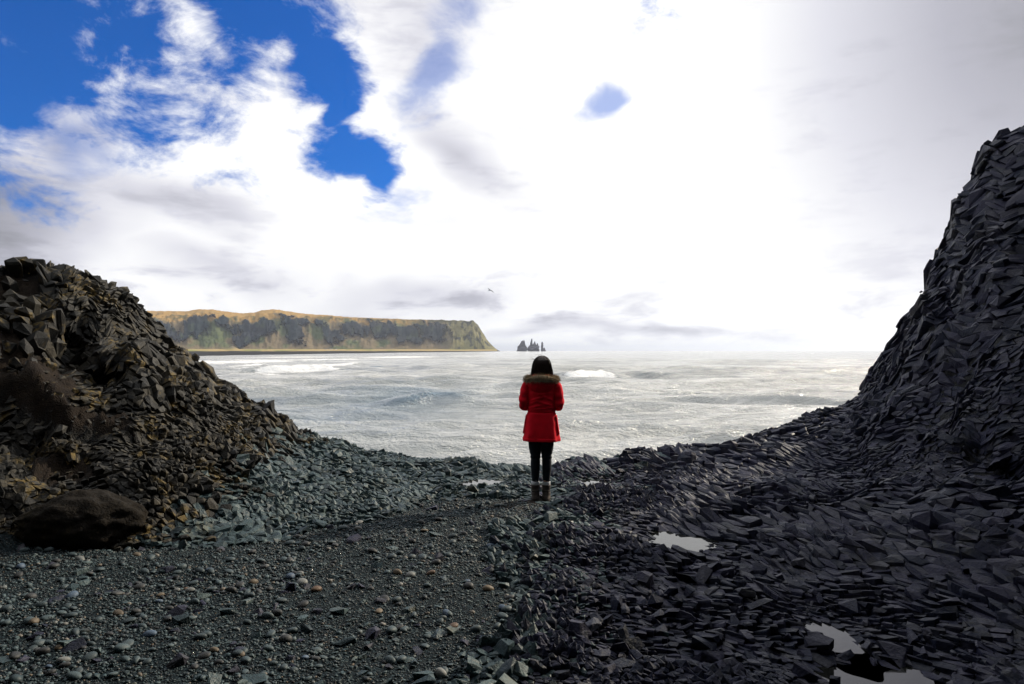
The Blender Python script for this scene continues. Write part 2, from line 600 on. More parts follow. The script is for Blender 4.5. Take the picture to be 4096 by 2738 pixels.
def look(tab, phi, v):
    fi = np.clip((np.asarray(phi) - T_phi[0]) / DPH, 0, NPH - 1.001)
    fj = np.clip(np.asarray(v) / DV, 0, NV - 1.001)
    i, j = fi.astype(int), fj.astype(int)
    u, w = (fi - i)[..., None], (fj - j)[..., None]
    return (tab[i, j] * (1 - u) * (1 - w) + tab[i + 1, j] * u * (1 - w) + tab[i, j + 1] * (1 - u) * w + tab[i + 1, j + 1] * u * w)


def vmax_at(phi):
    return np.interp(phi, T_phi, VMAX)


def mass(px, py, x, y):
    """0 shingle, 1 left outcrop, 2 middle shelf, 3 right slope"""
    m = np.full(np.shape(px), 2)
    edge = 12 * vnoise(py / 14.0, 0.3, 7.7)
    m = np.where(px < np.maximum(300 + edge - (py - 425) * 1.25, 130 + edge), 1, m)
    m = np.where(px > 585 + edge - (py - 470) * 0.30, 3, m)
    z = EYE + (HY - py) / FPX * np.maximum(y, 0.05)
    m = np.where(shingle(x, y) & (z < 0.2), 0, m)
    return m


# ground sheets (shared vertices, one sheet per mass)
NA, NB = 640, 190
g_phi = T_phi[np.linspace(0, NPH - 1, NA).astype(int)]
Gv = np.zeros((NA, NB, 3))
for i, ph in enumerate(g_phi):
    vv = np.linspace(0, 1, NB) * vmax_at(ph)
    Gv[i] = look(P_tab, np.full(NB, ph), vv)
gx, gy, gz = Gv[..., 0], Gv[..., 1], Gv[..., 2]
gpx, gpy = proj(gx, gy, gz)
g_mass = mass(gpx, gpy, gx, gy)
g_soil = soil_mask(gpx, gpy) * (gy > 0)
sink = np.where(g_mass > 0, 0.05, 0.0) * (1 - g_soil)
rough_soil = g_soil * 0.05 * fbm(gx * 7, gy * 7, gz * 7, 4, 0.6)
Gv[..., 2] += rough_soil * sstep(np.hypot(gx - FEET[0], gy - FEET[1]), 0.3, 1.2) - sink
SHEET = {}
Gq = grid_quads(NA, NB)
q_mass = g_mass.ravel()[Gq[:, 0]]
names = {0: 'beach', 1: 'rock_outcrop', 2: 'rock_shelf', 3: 'rock_slope'}
for k, nm in names.items():
    qs = Gq[q_mass == k]
    used = np.unique(qs)
    remap = np.zeros(NA * NB, int)
    remap[used] = np.arange(len(used))
    o = quads_mesh(nm, Gv.reshape(-1, 3)[used], remap[qs], M_ground)
    mk = np.zeros((len(used), 3))
    mk[:, 0] = g_soil.ravel()[used]
    mk[:, 1] = 1.0 if k else 0.0
    color_attr(o, 'mask', mk)
    SHEET[k] = o
tag(SHEET[0], 'dark shingle beach of rounded pebbles and angular stones', kind='structure')
tag(SHEET[1], 'jagged weathered basalt outcrop rising beside the shingle', kind='structure')
tag(SHEET[2], 'low shelf of broken blue-grey rock at the edge of the sea', kind='structure')
tag(SHEET[3], 'steep dark slope of slabby broken basalt', kind='structure')

# the ground under the viewer, the seaward footing and an added overhang behind that blocks skylight
NA2 = 300
c_phi = np.concatenate([np.linspace(R(61), R(180), NA2 // 2, endpoint=False), np.linspace(R(-180), R(-61), NA2 // 2)])
c_r0 = np.linspace(0, 1, 110)
c_r = 0.4 + (np.interp(c_phi, A_phi, A_rr)[:, None] + 14 - 0.4) * c_r0[None, :] ** 1.5
c_z = ground(c_phi[:, None], c_r)
c_x, c_y = c_r * np.sin(c_phi)[:, None], c_r * np.cos(c_phi)[:, None]
bl = sstep(c_z, 0.3, 2.0)
push = bl * (0.55 * fbm(c_x * 0.5, c_y * 0.5, c_z * 0.5, 3) + 0.22 * fbm(c_x * 2, c_y * 2, c_z * 2, 3))
c_x, c_y = c_x * (1 + push / np.maximum(c_r, 2)), c_y * (1 + push / np.maximum(c_r, 2))
# the added rock leans out over the viewer, shaped to darken the foreground
lean = 1 - 0.72 * sstep(c_z, 3.0, 13.0) * sstep(np.abs(np.degrees(c_phi)), 66, 105)[:, None]
c_x, c_y = c_x * lean, c_y * lean + 3.8 * sstep(c_z, 5.0, 13.0) * sstep(np.abs(np.degrees(c_phi)), 66, 105)[:, None]
shade_cliff = quads_mesh('shade_cliff', np.stack([c_x, c_y, c_z], 2).reshape(-1, 3), grid_quads(NA2, 110), M_ground, smooth=False)
mk = np.zeros((NA2 * 110, 3))
mk[:, 1] = sstep(c_z.ravel(), 0.0, 0.4)
color_attr(shade_cliff, 'mask', mk)
tag(shade_cliff, 'unseen rock overhang added behind the viewer to shade the foreground', kind='structure')
f_phi = np.linspace(R(-61), R(61), 120)
near_r = np.linspace(0.4, 2.0, 12)
nz = ground(f_phi[:, None], near_r[None, :])
pad = quads_mesh('beach_foreground', np.stack([near_r[None, :] * np.sin(f_phi)[:, None], near_r[None, :] * np.cos(f_phi)[:, None], nz], 2).reshape(-1, 3),
                 grid_quads(120, 12), M_ground)
color_attr(pad, 'mask', np.zeros((1440, 3)))
tag(pad, 'shingle under the viewer', kind='structure')
foot_t = np.linspace(0, 1, 30)
f_i = np.linspace(0, NPH - 1, 200).astype(int)
fr0 = T_r[f_i, -1]
fr = fr0[:, None] + foot_t[None, :] * 9.0
fz = ground(T_phi[f_i][:, None], fr)
fz[:, 0] = T_z[f_i, -1]
foot = quads_mesh('shore_rock', np.stack([fr * np.sin(T_phi[f_i])[:, None], fr * np.cos(T_phi[f_i])[:, None], fz], 2).reshape(-1, 3), grid_quads(200, 30), M_ground, smooth=False)
mk = np.zeros((6000, 3))
mk[:, 1] = 1
color_attr(foot, 'mask', mk)
tag(foot, 'seaward rock falling to the water', kind='structure')

# ------------------------------------------------------------------ fractured rock: tight-fitting blocks
SC = 900.0                                      # occupancy cells per radian


def size_at(px, py):
    """typical block size in metres"""
    s = np.full(np.shape(px), 0.095)
    left = sstep(px, 330, 200)
    high = sstep(py, 430, 380)
    s = s + left * high * 0.12 + left * (1 - high) * 0.005
    right = sstep(px, 600, 720)
    s = s + right * (0.13 + 0.03 * sstep(py, 420, 300))
    near = right * sstep(py, 500, 620)
    sky_d = np.abs(py - np.interp(px, SIL[:, 0], SIL[:, 1]))
    s = s + 0.075 * sstep(sky_d, 26, 8) * sstep(px, 880, 760)          # the crest is of bigger, firmer blocks
    return (s - near * 0.09) * 0.9


def warp_fwd(phi, v):
    rgt = sstep(phi, -0.25, 0.75)
    return phi, v * (1 + 0.55 * rgt) + 0.25 * phi


def warp_inv(phi, v2):
    rgt = sstep(phi, -0.25, 0.75)
    return (v2 - 0.25 * phi) / (1 + 0.55 * rgt)


PHI0, PHI1 = R(-60), R(60)
ncand = 280000
cp = rng.uniform(PHI0, PHI1, ncand)
cv = rng.uniform(0, 1, ncand) * vmax_at(cp)
cP = look(P_tab, cp, cv)
cpx, cpy = proj(cP[:, 0], cP[:, 1], cP[:, 2])
crr = np.hypot(cP[:, 0], cP[:, 1])
csz = size_at(cpx, cpy) * 2.0 ** (1.1 * np.clip(fbm(cP[:, 0] * 0.9 + 3, cP[:, 1] * 0.9, cP[:, 2] * 0.9, 2), -1, 1))
mult = np.where(np.arange(ncand) < 1500, rng.uniform(1.7, 2.8, ncand), np.where(np.arange(ncand) < 14000, rng.uniform(1.0, 1.7, ncand), rng.uniform(0.5, 0.9, ncand)))
mult = np.where(crr < 6, np.minimum(mult, 1.9), mult)
crad = csz * mult / crr * 0.62
_, cw = warp_fwd(cp, cv)
w0 = cw.min() - 0.3
occ = np.zeros((int((PHI1 - PHI0 + 0.4) * SC), int((cw.max() - w0 + 0.4) * SC)), bool)
ii = ((cp - PHI0 + 0.2) * SC).astype(int)
jj = ((cw - w0 + 0.1) * SC).astype(int)
kk = np.maximum((crad * SC).astype(int), 1)
keep = []
for n in range(ncand):
    i, j, k = ii[n], jj[n], kk[n]
    if occ[i - k:i + k + 1, max(j - k, 0):j + k + 1].any():
        continue
    occ[i, j] = True
    keep.append(n)
keep = np.array(keep)
sp_, sw_ = cp[keep], cw[keep]
pts = [Vector((float(a), float(b_))) for a, b_ in zip(sp_, sw_)]
dv_, de_, df_, ov_, oe_, of_ = delaunay_2d_cdt(pts, [], [], 0, 1e-7)
dvn = np.array([(p[0], p[1]) for p in dv_])
orig = [o[0] if len(o) else -1 for o in ov_]
tri = np.array([f for f in df_ if len(f) == 3])
A_, B_, C_ = dvn[tri[:, 0]], dvn[tri[:, 1]], dvn[tri[:, 2]]
D = 2 * (A_[:, 0] * (B_[:, 1] - C_[:, 1]) + B_[:, 0] * (C_[:, 1] - A_[:, 1]) + C_[:, 0] * (A_[:, 1] - B_[:, 1]))
D = np.where(np.abs(D) < 1e-14, 1e-14, D)
a2, b2, c2 = (A_ ** 2).sum(1), (B_ ** 2).sum(1), (C_ ** 2).sum(1)
cc = np.stack([(a2 * (B_[:, 1] - C_[:, 1]) + b2 * (C_[:, 1] - A_[:, 1]) + c2 * (A_[:, 1] - B_[:, 1])) / D,
               (a2 * (C_[:, 0] - B_[:, 0]) + b2 * (A_[:, 0] - C_[:, 0]) + c2 * (B_[:, 0] - A_[:, 0])) / D], 1)
cell = [[] for _ in range(len(dvn))]
for t, (a, b_, c_) in enumerate(tri):
    cell[a].append(t)
    cell[b_].append(t)
    cell[c_].append(t)

BLOCKS = {1: [], 2: [], 3: []}
rr_ = random.Random(5)
k_px, k_py, k_P = cpx[keep], cpy[keep], cP[keep]
k_mass = mass(k_px + rng.normal(0, 1, len(k_px)) * np.where(k_px > 450, 42, 26), k_py, k_P[:, 0], k_P[:, 1])
k_soil = soil_mask(k_px, k_py)
k_pd, k_lv = pool_d(k_P[:, 0], k_P[:, 1])
k_fd = np.hypot(k_P[:, 0] - FEET[0], k_P[:, 1] - FEET[1])
k_N = look(N_tab, cp[keep], cv[keep])
k_damp = np.clip((k_fd - 0.12) / 0.5, 0, 1) * np.clip((k_pd - 0.9) / 1.4, 0, 1)
k_sil = EYE + (HY - np.interp(k_px, SIL[:, 0], SIL[:, 1])) / FPX * k_P[:, 1]
k_far = k_P[:, 1] - np.interp(k_px, CTRL[:, 0], CTRL[:, 1])
k_dip = np.stack([fbm(k_P[:, 0] * 1.7 + 13.1 * a, k_P[:, 1] * 1.7 + 5.7 * a, k_P[:, 2] * 1.7, 2) for a in range(3)], 1)   # beds dip together
k_led = np.floor(fbm(k_P[:, 0] * 1.2 + 40, k_P[:, 1] * 1.2, k_P[:, 2] * 1.6, 3) * 3.2) / 3.2
k_led = np.clip(k_led, -0.25, 1.2)                                  # ledges
k_grp = vnoise(k_P[:, 0] * 2.2, k_P[:, 1] * 2.2, k_P[:, 2] * 2.2)          # blocks stand in loose clusters
polys, pol_i = [], []
for s_i, ts in enumerate(cell):
    o_i = orig[s_i]
    if len(ts) < 3 or o_i < 0 or k_mass[o_i] == 0:
        continue
    if k_soil[o_i] > rr_.uniform(0.2, 1.25):
        continue
    c0 = dvn[s_i]
    q = cc[ts]
    d = q - c0
    if (d * d).sum(1).max() > 0.0144:
        continue
    polys.append(q[np.argsort(np.arctan2(d[:, 1], d[:, 0]))])
    pol_i.append(o_i)
pl = np.array([len(q) for q in polys])
allq = np.concatenate(polys)
allP = look(P_tab, allq[:, 0], warp_inv(allq[:, 0], allq[:, 1]))
offs = np.concatenate([[0], np.cumsum(pl)])
rn = np.random.default_rng(77)
for c_i, o_i in enumerate(pol_i):
    P = allP[offs[c_i]:offs[c_i + 1]]
    k = len(P)
    m = int(k_mass[o_i])
    Cn = P.mean(0)
    N = k_N[o_i]
    E = P - Cn
    cr = np.cross(E, np.roll(E, -1, 0))
    size = math.sqrt(max(np.sqrt((cr * cr).sum(1)).sum() * 0.5, 1e-8))
    ext = math.sqrt((E * E).sum(1).max())
    if size < 0.012 or size > 0.62 or ext > 1.3 * size:
        if size > 0.62 or ext > 3.0 * size or ext > 0.5:
            continue
    if size < 0.012:
        continue
    damp = float(k_damp[o_i])
    u = rn.random(8)
    hk = (1.35, 0.8, 0.75)[m - 1]
    h = size * ((0.05 + 0.5 * u[0]) ** 1.2 + 0.30 * k_grp[o_i]) * hk * damp + k_led[o_i] * (0.10, 0.05, 0.09)[m - 1] * damp
    tl = (0.24, 0.34, 0.20)[m - 1]
    tc_ = (0.30, 0.42, 0.32)[m - 1]
    tilt = (rn.normal(0, tl * 0.7, 3) + k_dip[o_i] * 0.45) * (0.3 + 0.7 * damp)
    if m == 3:                                  # slabs dip the same way: lifted lower-left edges
        tilt = tilt + np.array([-0.16, -0.08, 0.10]) * damp
    if m == 1:
        tilt = tilt + np.array([0.10, -0.06, 0.0])
    tilt = tilt - N * tilt.dot(N)
    P = Cn + E * ((0.93, 0.93, 0.965)[m - 1] + (0.055, 0.055, 0.03)[m - 1] * u[1]) + rn.normal(0, 0.03, (k, 3)) * size
    E = P - Cn
    lift = h + np.clip(E @ tilt, -tc_ * size, tc_ * size)
    bot = P - N * (0.35 * size + 0.10)
    mid = P + N * (lift * 0.86)[:, None]
    ins = (0.82, 0.72, 0.76)[m - 1] + (0.14, 0.21, 0.2)[m - 1] * u[2]
    topc = Cn + rn.normal(0, 0.055, 3) * size
    top = topc + E * ins + N * (lift * ins + size * (0.02 + 0.08 * u[3]) * (0.2 + 0.8 * damp))[:, None]
    cp_ = topc + N * (lift.mean() + size * (0.06, 0.14, 0.10)[m - 1] * u[4] * damp) + (top[int(u[5] * k)] - topc) * (0.6 * u[6])
    V = np.concatenate([bot, mid, top, cp_[None]])
    F = []
    for a in range(k):
        b_ = (a + 1) % k
        F.append((a, b_, k + b_, k + a))
        F.append((k + a, k + b_, 2 * k + b_, 2 * k + a))
        F.append((2 * k + a, 2 * k + b_, 3 * k))
    x, y, z = k_P[o_i]
    px, py = k_px[o_i], k_py[o_i]
    show = size * FPX / math.sqrt(x * x + y * y + (z - EYE) ** 2) if (0 < px < 1024 and 0 < py < 684) else 0
    if k_far[o_i] > 0.1 and z < k_sil[o_i] - 0.25:      # hidden beyond the crest
        show *= 0.1
    BLOCKS[m].append((show, V, F, Cn))


def join(items, name, mat, parent, smooth=False):
    Vs, loops, tot = [], [], []
    base = 0
    for V, F in items:
        Vs.append(V)
        for f in F:
            loops.extend([i + base for i in f])
            tot.append(len(f))
        base += len(V)
    tot = np.array(tot)
    st = np.concatenate([[0], np.cumsum(tot)[:-1]])
    return fast_mesh(name, np.concatenate(Vs), np.array(loops), st, tot, mat, parent, smooth)


RM = {1: M_left, 2: M_shelf, 3: M_right}
for m, lst in BLOCKS.items():
    lst.sort(key=lambda t: -t[0])
    for show, V, F, Cn in lst[:290]:
        mesh_obj('rock_block', V, F, RM[m], SHEET[m], origin=Cn)
    o = join([(V, F) for _, V, F, _ in lst[290:]], 'small_rock_blocks', RM[m], SHEET[m])
    tag(o, kind='stuff')
    print('blocks', m, len(lst))


# ------------------------------------------------------------------ rock pools
M_pool, nt, b = new_mat('pool_water')
pos = nt.node('ShaderNodeNewGeometry').outputs['Position']
b.inputs['Base Color'].default_value = (0.012, 0.013, 0.012, 1)
b.inputs['Roughness'].default_value = 0.03
b.inputs['IOR'].default_value = 1.6
b.inputs['Specular IOR Level'].default_value = 0.5
nt.put(b.inputs['Normal'], nt.bump(nt.noise(pos, 9.0, 2.0), 0.08, 0.01))
for (a, c_, rx, ry, l) in POOLS:
    n = 48
    t = np.arange(n) * 2 * math.pi / n
    rad = 1.5 + 0.12 * np.sin(3 * t + a) + 0.08 * np.sin(7 * t)
    ring = np.stack([a + rx * rad * np.cos(t), c_ + ry * rad * np.sin(t), np.full(n, l)], 1)
    low_ = ring.copy()
    low_[:, 2] -= 0.03
    V = np.concatenate([ring, low_, [[a, c_, l]]])
    F = [(i, (i + 1) % n, 2 * n) for i in range(n)] + [(i, n + i, n + (i + 1) % n, (i + 1) % n) for i in range(n)]
    o = mesh_obj('puddle', V, F, M_pool)
    tag(o, 'still rock pool mirroring the sky among the stones', kind='structure')


# ------------------------------------------------------------------ sea
M_sea, nt, b = new_mat('sea_water')
out = [n for n in nt.n if n.type == 'OUTPUT_MATERIAL'][0]
pos = nt.node('ShaderNodeNewGeometry').outputs['Position']
att = nt.node('ShaderNodeVertexColor', layer_name='foam')
fs = nt.node('ShaderNodeSeparateColor')
nt.l.new(att.outputs[0], fs.inputs[0])
swz = nt.vmul(pos, (0.35, 1.0, 1.0))
nA = nt.noise(swz, 0.55, 8.0, 0.66, 0.6)
nB = nt.noise(nt.vmul(pos, (0.22, 1.0, 1.0)), 2.4, 7.0, 0.65, 0.4)
foam = nt.smooth(nt.add(fs.outputs[0], nt.add(nt.mul(nt.sub(nA, 0.5), 1.5), nt.mul(nt.sub(nB, 0.5), 1.0))), 0.55, 0.85)
strk = nt.noise(nt.vmul(pos, (0.16, 1.0, 1.0)), 0.75, 7.0, 0.68, 0.5)
body = nt.ramp(nt.add(nt.mul(nt.noise(swz, 0.10, 4.0), 0.4), nt.mul(strk, 0.6)), [(0.32, (0.20, 0.225, 0.235)), (0.50, (0.42, 0.43, 0.425)), (0.68, (0.78, 0.78, 0.765))])
body = nt.mix(nt.mul(fs.outputs[1], 0.9), body, (0.10, 0.17, 0.24))
nt.put(b.inputs['Base Color'], nt.mix(foam, body, (0.82, 0.83, 0.84)))
nt.put(b.inputs['Roughness'], nt.smooth(foam, 0.0, 1.0, 0.14, 0.8))
b.inputs['IOR'].default_value = 1.33
rip = nt.add(nt.mul(nt.noise(nt.vmul(pos, (0.45, 1.0, 1.0)), 1.4, 5.0, 0.62, 0.3), 1.0), nt.mul(nt.noise(nt.vmul(pos, (0.6, 1.0, 1.0)), 6.0, 3.0, 0.6), 0.25))
rip = nt.add(rip, nt.mul(foam, 0.35))
nt.put(b.inputs['Normal'], nt.bump(rip, 0.9, 0.8))

s_phi = np.radians(np.concatenate([np.linspace(-75, -31, 45), np.linspace(-30.5, 34.5, 470), np.linspace(35, 75, 45)]))
s_r = np.concatenate([np.geomspace(9, 58, 150), np.geomspace(58.6, 210, 250), np.geomspace(212, 420, 60), np.geomspace(430, 60000, 80)])
SR, SP = np.meshgrid(s_r, s_phi)
sx, sy = SR * np.sin(SP), SR * np.cos(SP)
dr = np.gradient(s_r)[None, :]
wx = sx + 5.0 * fbm(sx * 0.03, sy * 0.03, 1.1, 2)
wy = sy + 5.0 * fbm(sx * 0.025 + 7, sy * 0.03, 4.1, 2)
eta = np.zeros_like(sx)
crest = np.zeros_like(sx)
for lam, amp, ang, seed in [(34, 0.50, 192, 1), (19, 0.50, 178, 2), (11, 0.42, 200, 3), (6.5, 0.36, 172, 4), (3.8, 0.24, 190, 5), (2.2, 0.14, 165, 6), (1.3, 0.07, 200, 7)]:
    kx, ky = math.sin(R(ang)), math.cos(R(ang))
    grp = 0.55 + 0.6 * vnoise(sx / (lam * 2.6) + seed * 9, sy / (lam * 1.4), seed * 1.7)
    ph = 2 * math.pi / lam * (wx * kx + wy * ky) + 2.2 * vnoise(sx / lam / 1.7, sy / lam / 2.2, seed + 0.5) + seed
    w = 2 * ((np.sin(ph) + 1) / 2) ** 1.7 - 0.85
    fade = sstep(lam / dr, 2.2, 5.0)
    eta += amp * grp * w * fade
    if lam > 5:
        crest += grp * np.maximum(w, 0) * fade * amp
foam_v = sstep(crest, 0.62, 1.05) * 0.36
# surf: long foam lines where the bay shoals to the left, and drifting sheets of foam
spx, spy = proj(sx, sy, np.full_like(sx, SEA))


def spot(px, py, rx, ry, rot=0.0):
    Y = (EYE - SEA) * FPX / (py - HY)
    X = (px - CX) / FPX * Y
    rX = rx / FPX * Y
    rY = ry * Y * Y / ((EYE - SEA) * FPX)
    c, s = math.cos(rot), math.sin(rot)
    dx, dy = (sx - X) / rX, (sy - Y) / rY
    return np.exp(-((dx * c + dy * s) ** 2 + (-dx * s + dy * c) ** 2))


for px, py, rx, ry, f in [(240, 362, 70, 4, 1.0), (300, 368, 70, 3.2, 1.0), (255, 375, 70, 3.5, .8), (330, 360, 60, 2.0, .9), (400, 357, 60, 1.5, .9), (300, 357, 90, 1.3, .8),
                          (470, 356, 50, 1.2, .7), (240, 388, 60, 5, .62), (330, 385, 60, 4, .5), (540, 383, 34, 3, .6), (420, 386, 70, 2.5, .5), (290, 397, 60, 3, .45), (350, 399, 50, 4, .15), (470, 372, 60, 2, .3),
                          (330, 432, 46, 6, .4), (250, 404, 30, 4, .3), (390, 376, 50, 2.2, .35), (480, 362, 40, 1.5, .35), (440, 445, 50, 6, .25), (650, 372, 60, 2, .12)]:
    foam_v = np.maximum(foam_v, f * spot(px, py, rx, ry))
blue_v = 0.40 * spot(330, 410, 170, 50) + 0.4 * spot(420, 397, 60, 9)
# breakers: one plunging to the right of the figure, a steep face to the left
def breaker(px, py, width, height, foamy, face):
    global eta, foam_v, blue_v
    Y = (EYE - SEA) * FPX / (py - HY)
    X = (px - CX) / FPX * Y
    u = (sx - X) / width
    yy = sy - Y - 0.18 * (sx - X) - 0.5 * np.sin(u * 4 + 0.7) * height
    env = np.exp(-np.abs(u) ** 4) * 0.7 + 0.3 * np.exp(-np.abs(u / 1.6) ** 2)
    prof = np.where(yy < 0, np.exp(-(yy / (height * 0.8)) ** 2), np.exp(-(yy / (height * 3.0)) ** 2))
    lump = 1 + (0.16 * vnoise(sx * 0.7, sy * 0.5, 3.1) + 0.10 * vnoise(sx * 2.2, sy * 1.4, 8.1)) * foamy
    eta = eta + height * env * prof * lump
    fo = np.exp(-np.abs(u / 0.8) ** 4) * np.exp(-((yy + height * 0.25) / (height * 1.1)) ** 2) * foamy
    foam_v = np.maximum(foam_v, fo * 1.7)
    blue_v = np.maximum(blue_v, face * env * np.exp(-((yy + height * 0.4) / (height * 0.6)) ** 2))


breaker(590, 378, 6.2, 1.45, 1.0, 0.5)
breaker(428, 402.5, 4.0, 0.95, 0.0, 1.0)
breaker(300, 373, 12, 1.3, 0.9, 0.5)
breaker(395, 368, 10, 0.8, 0.3, 0.8)
breaker(330, 365, 14, 1.2, 0.8, 0.3)
breaker(240, 367, 10, 1.2, 0.9, 0.3)
breaker(450, 379, 6, 0.5, 0.0, 0.6)
breaker(235, 385, 5, 0.6, 0.4, 0.3)
eta *= sstep(SR, 9, 16) * 0.8 + 0.2
S = quads_mesh('sea', np.stack([sx, sy, SEA + eta], 2).reshape(-1, 3), grid_quads(len(s_phi), len(s_r)), M_sea)
fc = np.stack([foam_v, np.clip(blue_v, 0, 1), np.zeros_like(sx)], 2).reshape(-1, 3)
color_attr(S, 'foam', fc)
tag(S, 'wind-rippled grey sea with foam lines and breaking waves', kind='structure')


# ------------------------------------------------------------------ far shore: headland, black beach, stacks
def vcol_mat(name, scale, rough=0.9, amt=0.35):
    m, nt, b = new_mat(name)
    att = nt.node('ShaderNodeVertexColor', layer_name='tone')
    pos = nt.node('ShaderNodeNewGeometry').outputs['Position']
    n1 = nt.noise(pos, scale, 6.0, 0.65)
    c = nt.mix(nt.smooth(n1, 0.35, 0.7, 0.0, amt), att.outputs[0], nt.mix(1.0, att.outputs[0], (0.35, 0.36, 0.34), 'MULTIPLY'))
    nt.put(b.inputs['Base Color'], c)
    b.inputs['Roughness'].default_value = rough
    b.inputs['Specular IOR Level'].default_value = 0.1
    return m


M_land = vcol_mat('moor_and_scree', 0.02)
M_stack = vcol_mat('stack_rock', 0.08)
TOP = np.array([(-400, 322), (-250, 316), (-100, 312), (20, 314), (120, 312), (150, 311), (185, 311.5), (197, 309.5), (212, 309.6), (240, 313.5), (255, 312.5), (262, 310.2), (276, 309.4), (285, 311), (305, 314), (330, 315.5), (352, 317.5),
                (400, 319.2), (440, 320.3), (462, 321.2), (474, 321.6), (478, 325), (482, 332), (487, 340), (492, 345.5), (497, 349.6), (500, 350.9)], float)
HB = lambda px: np.interp(px, [120, 300, 470, 500], [4400, 5000, 5600, 5750])     # distance of the foot
nu, nv = 640, 130
hpx = np.concatenate([np.linspace(-400, 118, 90), np.linspace(120, 500, 550)])
sv = np.concatenate([np.linspace(0, 1, 96), 1 + np.linspace(0.02, 1.0, 34)])
PX, SV = np.meshgrid(hpx, sv, indexing='ij')
foot_y = HB(PX)
topy = np.interp(PX, TOP[:, 0], TOP[:, 1])
run = np.interp(PX, [120, 380, 450, 475, 500], [520, 480, 330, 200, 90])
edge_y = foot_y + run
ztop = EYE + (HY - topy) / FPX * (edge_y + np.interp(PX, [120, 330, 400, 500], [500, 300, 60, 0]))
zedge = ztop * np.interp(PX, [120, 290, 380, 470, 500], [0.80, 0.86, 0.96, 1.0, 1.0])
s1 = np.clip(SV, 0, 1)
# rock buttresses between fans of scree, as (px, share of height, half width, half height, lean)
ROCK = [(196, .74, 15, .22, 22), (184, .50, 7, .16, 14), (262, .70, 24, .16, 10), (247, .46, 9, .24, 20), (293, .62, 9, .30, -5), (332, .52, 10, .22, 0), (350, .70, 9, .14, 4), (381, .72, 22, .20, 0),
        (408, .58, 15, .26, -4), (432, .70, 18, .22, 0), (300, .84, 20, .07, 0), (165, .62, 14, .16, -10), (220, .84, 6, .1, 0)]
nzh = fbm(PX / 6.0, SV * 7, 2.2, 4)
strk_ = fbm(PX / 2.6 + SV * 5, SV * 2.2, 4.4, 4, 0.6)
rockm = np.zeros_like(PX)
for a, s_, wx_, wy_, ln in ROCK:
    q = np.hypot((PX - a - ln * (SV - s_) * 1.6) / wx_, (SV - s_) / wy_) + 0.50 * nzh + 0.38 * strk_
    rockm = np.maximum(rockm, sstep(q, 1.10, 0.90))
tipm = sstep(PX + 6 * nzh, 444, 456)
prof = np.where(s1 < 0.62, 0.62 * (s1 / 0.62) ** 1.15 * 0.84, 0)
prof = np.where(s1 >= 0.62, 0.521 + 0.479 * ((s1 - 0.62) / 0.38) ** 0.8, prof)
prof = prof * (1 - tipm) + tipm * s1 ** 0.8
z = SEA + 6 + (zedge - SEA - 6) * prof
back = np.clip(SV - 1, 0, 1)
hump = sstep(back, 0, 0.45)
z = np.where(SV > 1, zedge + (ztop - zedge) * hump - 30 * sstep(back, 0.5, 1.0), z)
gul = fbm(PX / 9.0, SV * 1.2, 5.0, 4)
yd = foot_y + run * s1 + back * np.interp(PX, [120, 330, 400, 500], [1100, 650, 130, 30])
yd = yd - rockm * 60 * (1 - back) - gul * 34 * np.clip(s1 * (1 - s1) * 4, 0, 1) - tipm * 16 * fbm(PX / 2.2, SV * 3, 1.0, 3) * np.clip(s1 * (1 - s1) * 4, 0, 1)
z = z + (8 * fbm(PX / 4.0, SV * 9, 9.0, 3)) * np.clip(s1 * 3, 0, 1) * (1 - hump * 0.7) * sstep(PX, 500, 470)
z = np.where(PX > 499, SEA - 2, z)
X = (PX - CX) / FPX * yd
scree = np.array([0.155, 0.122, 0.072])
moss = np.array([0.080, 0.100, 0.045])
gold = np.array([0.34, 0.21, 0.065])
darkr = np.array([0.004, 0.012, 0.022])
green = np.array([0.045, 0.062, 0.028])
olive = np.array([0.20, 0.185, 0.085])
mixc = lambda c0, c1, f: c0 * (1 - f[..., None]) + c1 * f[..., None]
tone = mixc(np.broadcast_to(scree, PX.shape + (3,)), np.broadcast_to(moss, PX.shape + (3,)), sstep(fbm(PX / 16, SV * 3, 6.6, 3), -0.1, 0.6))
tone = mixc(tone, gold, sstep(SV + 0.12 * nzh, 0.84, 0.98) * sstep(PX, 470, 360))
tone = mixc(tone, np.broadcast_to(green, tone.shape), 0.75 * sstep(SV + 0.1 * gul, 0.86, 0.93) * sstep(fbm(PX / 22, SV * 5, 3.4, 3), 0.05, 0.35) * sstep(SV, 1.3, 1.0))
tone = mixc(tone, darkr, rockm * 0.93)
tone = mixc(tone, np.broadcast_to(green, tone.shape), rockm * sstep(nzh, 0.1, 0.6) * 0.5)
tone = mixc(tone, np.broadcast_to(olive, tone.shape), tipm * 0.85)
tone = mixc(tone, darkr, tipm * sstep(fbm(PX / 3.0, SV * 6, 8.1, 4), 0.1, 0.5) * 0.75)
H_ = quads_mesh('headland', np.stack([X, yd, z], 2).reshape(-1, 3), grid_quads(nu, nv), M_land)
color_attr(H_, 'tone', np.clip(tone, 0, 1).reshape(-1, 3))
tag(H_, 'long flat-topped headland with scree fans and dark crags across the bay', kind='structure')

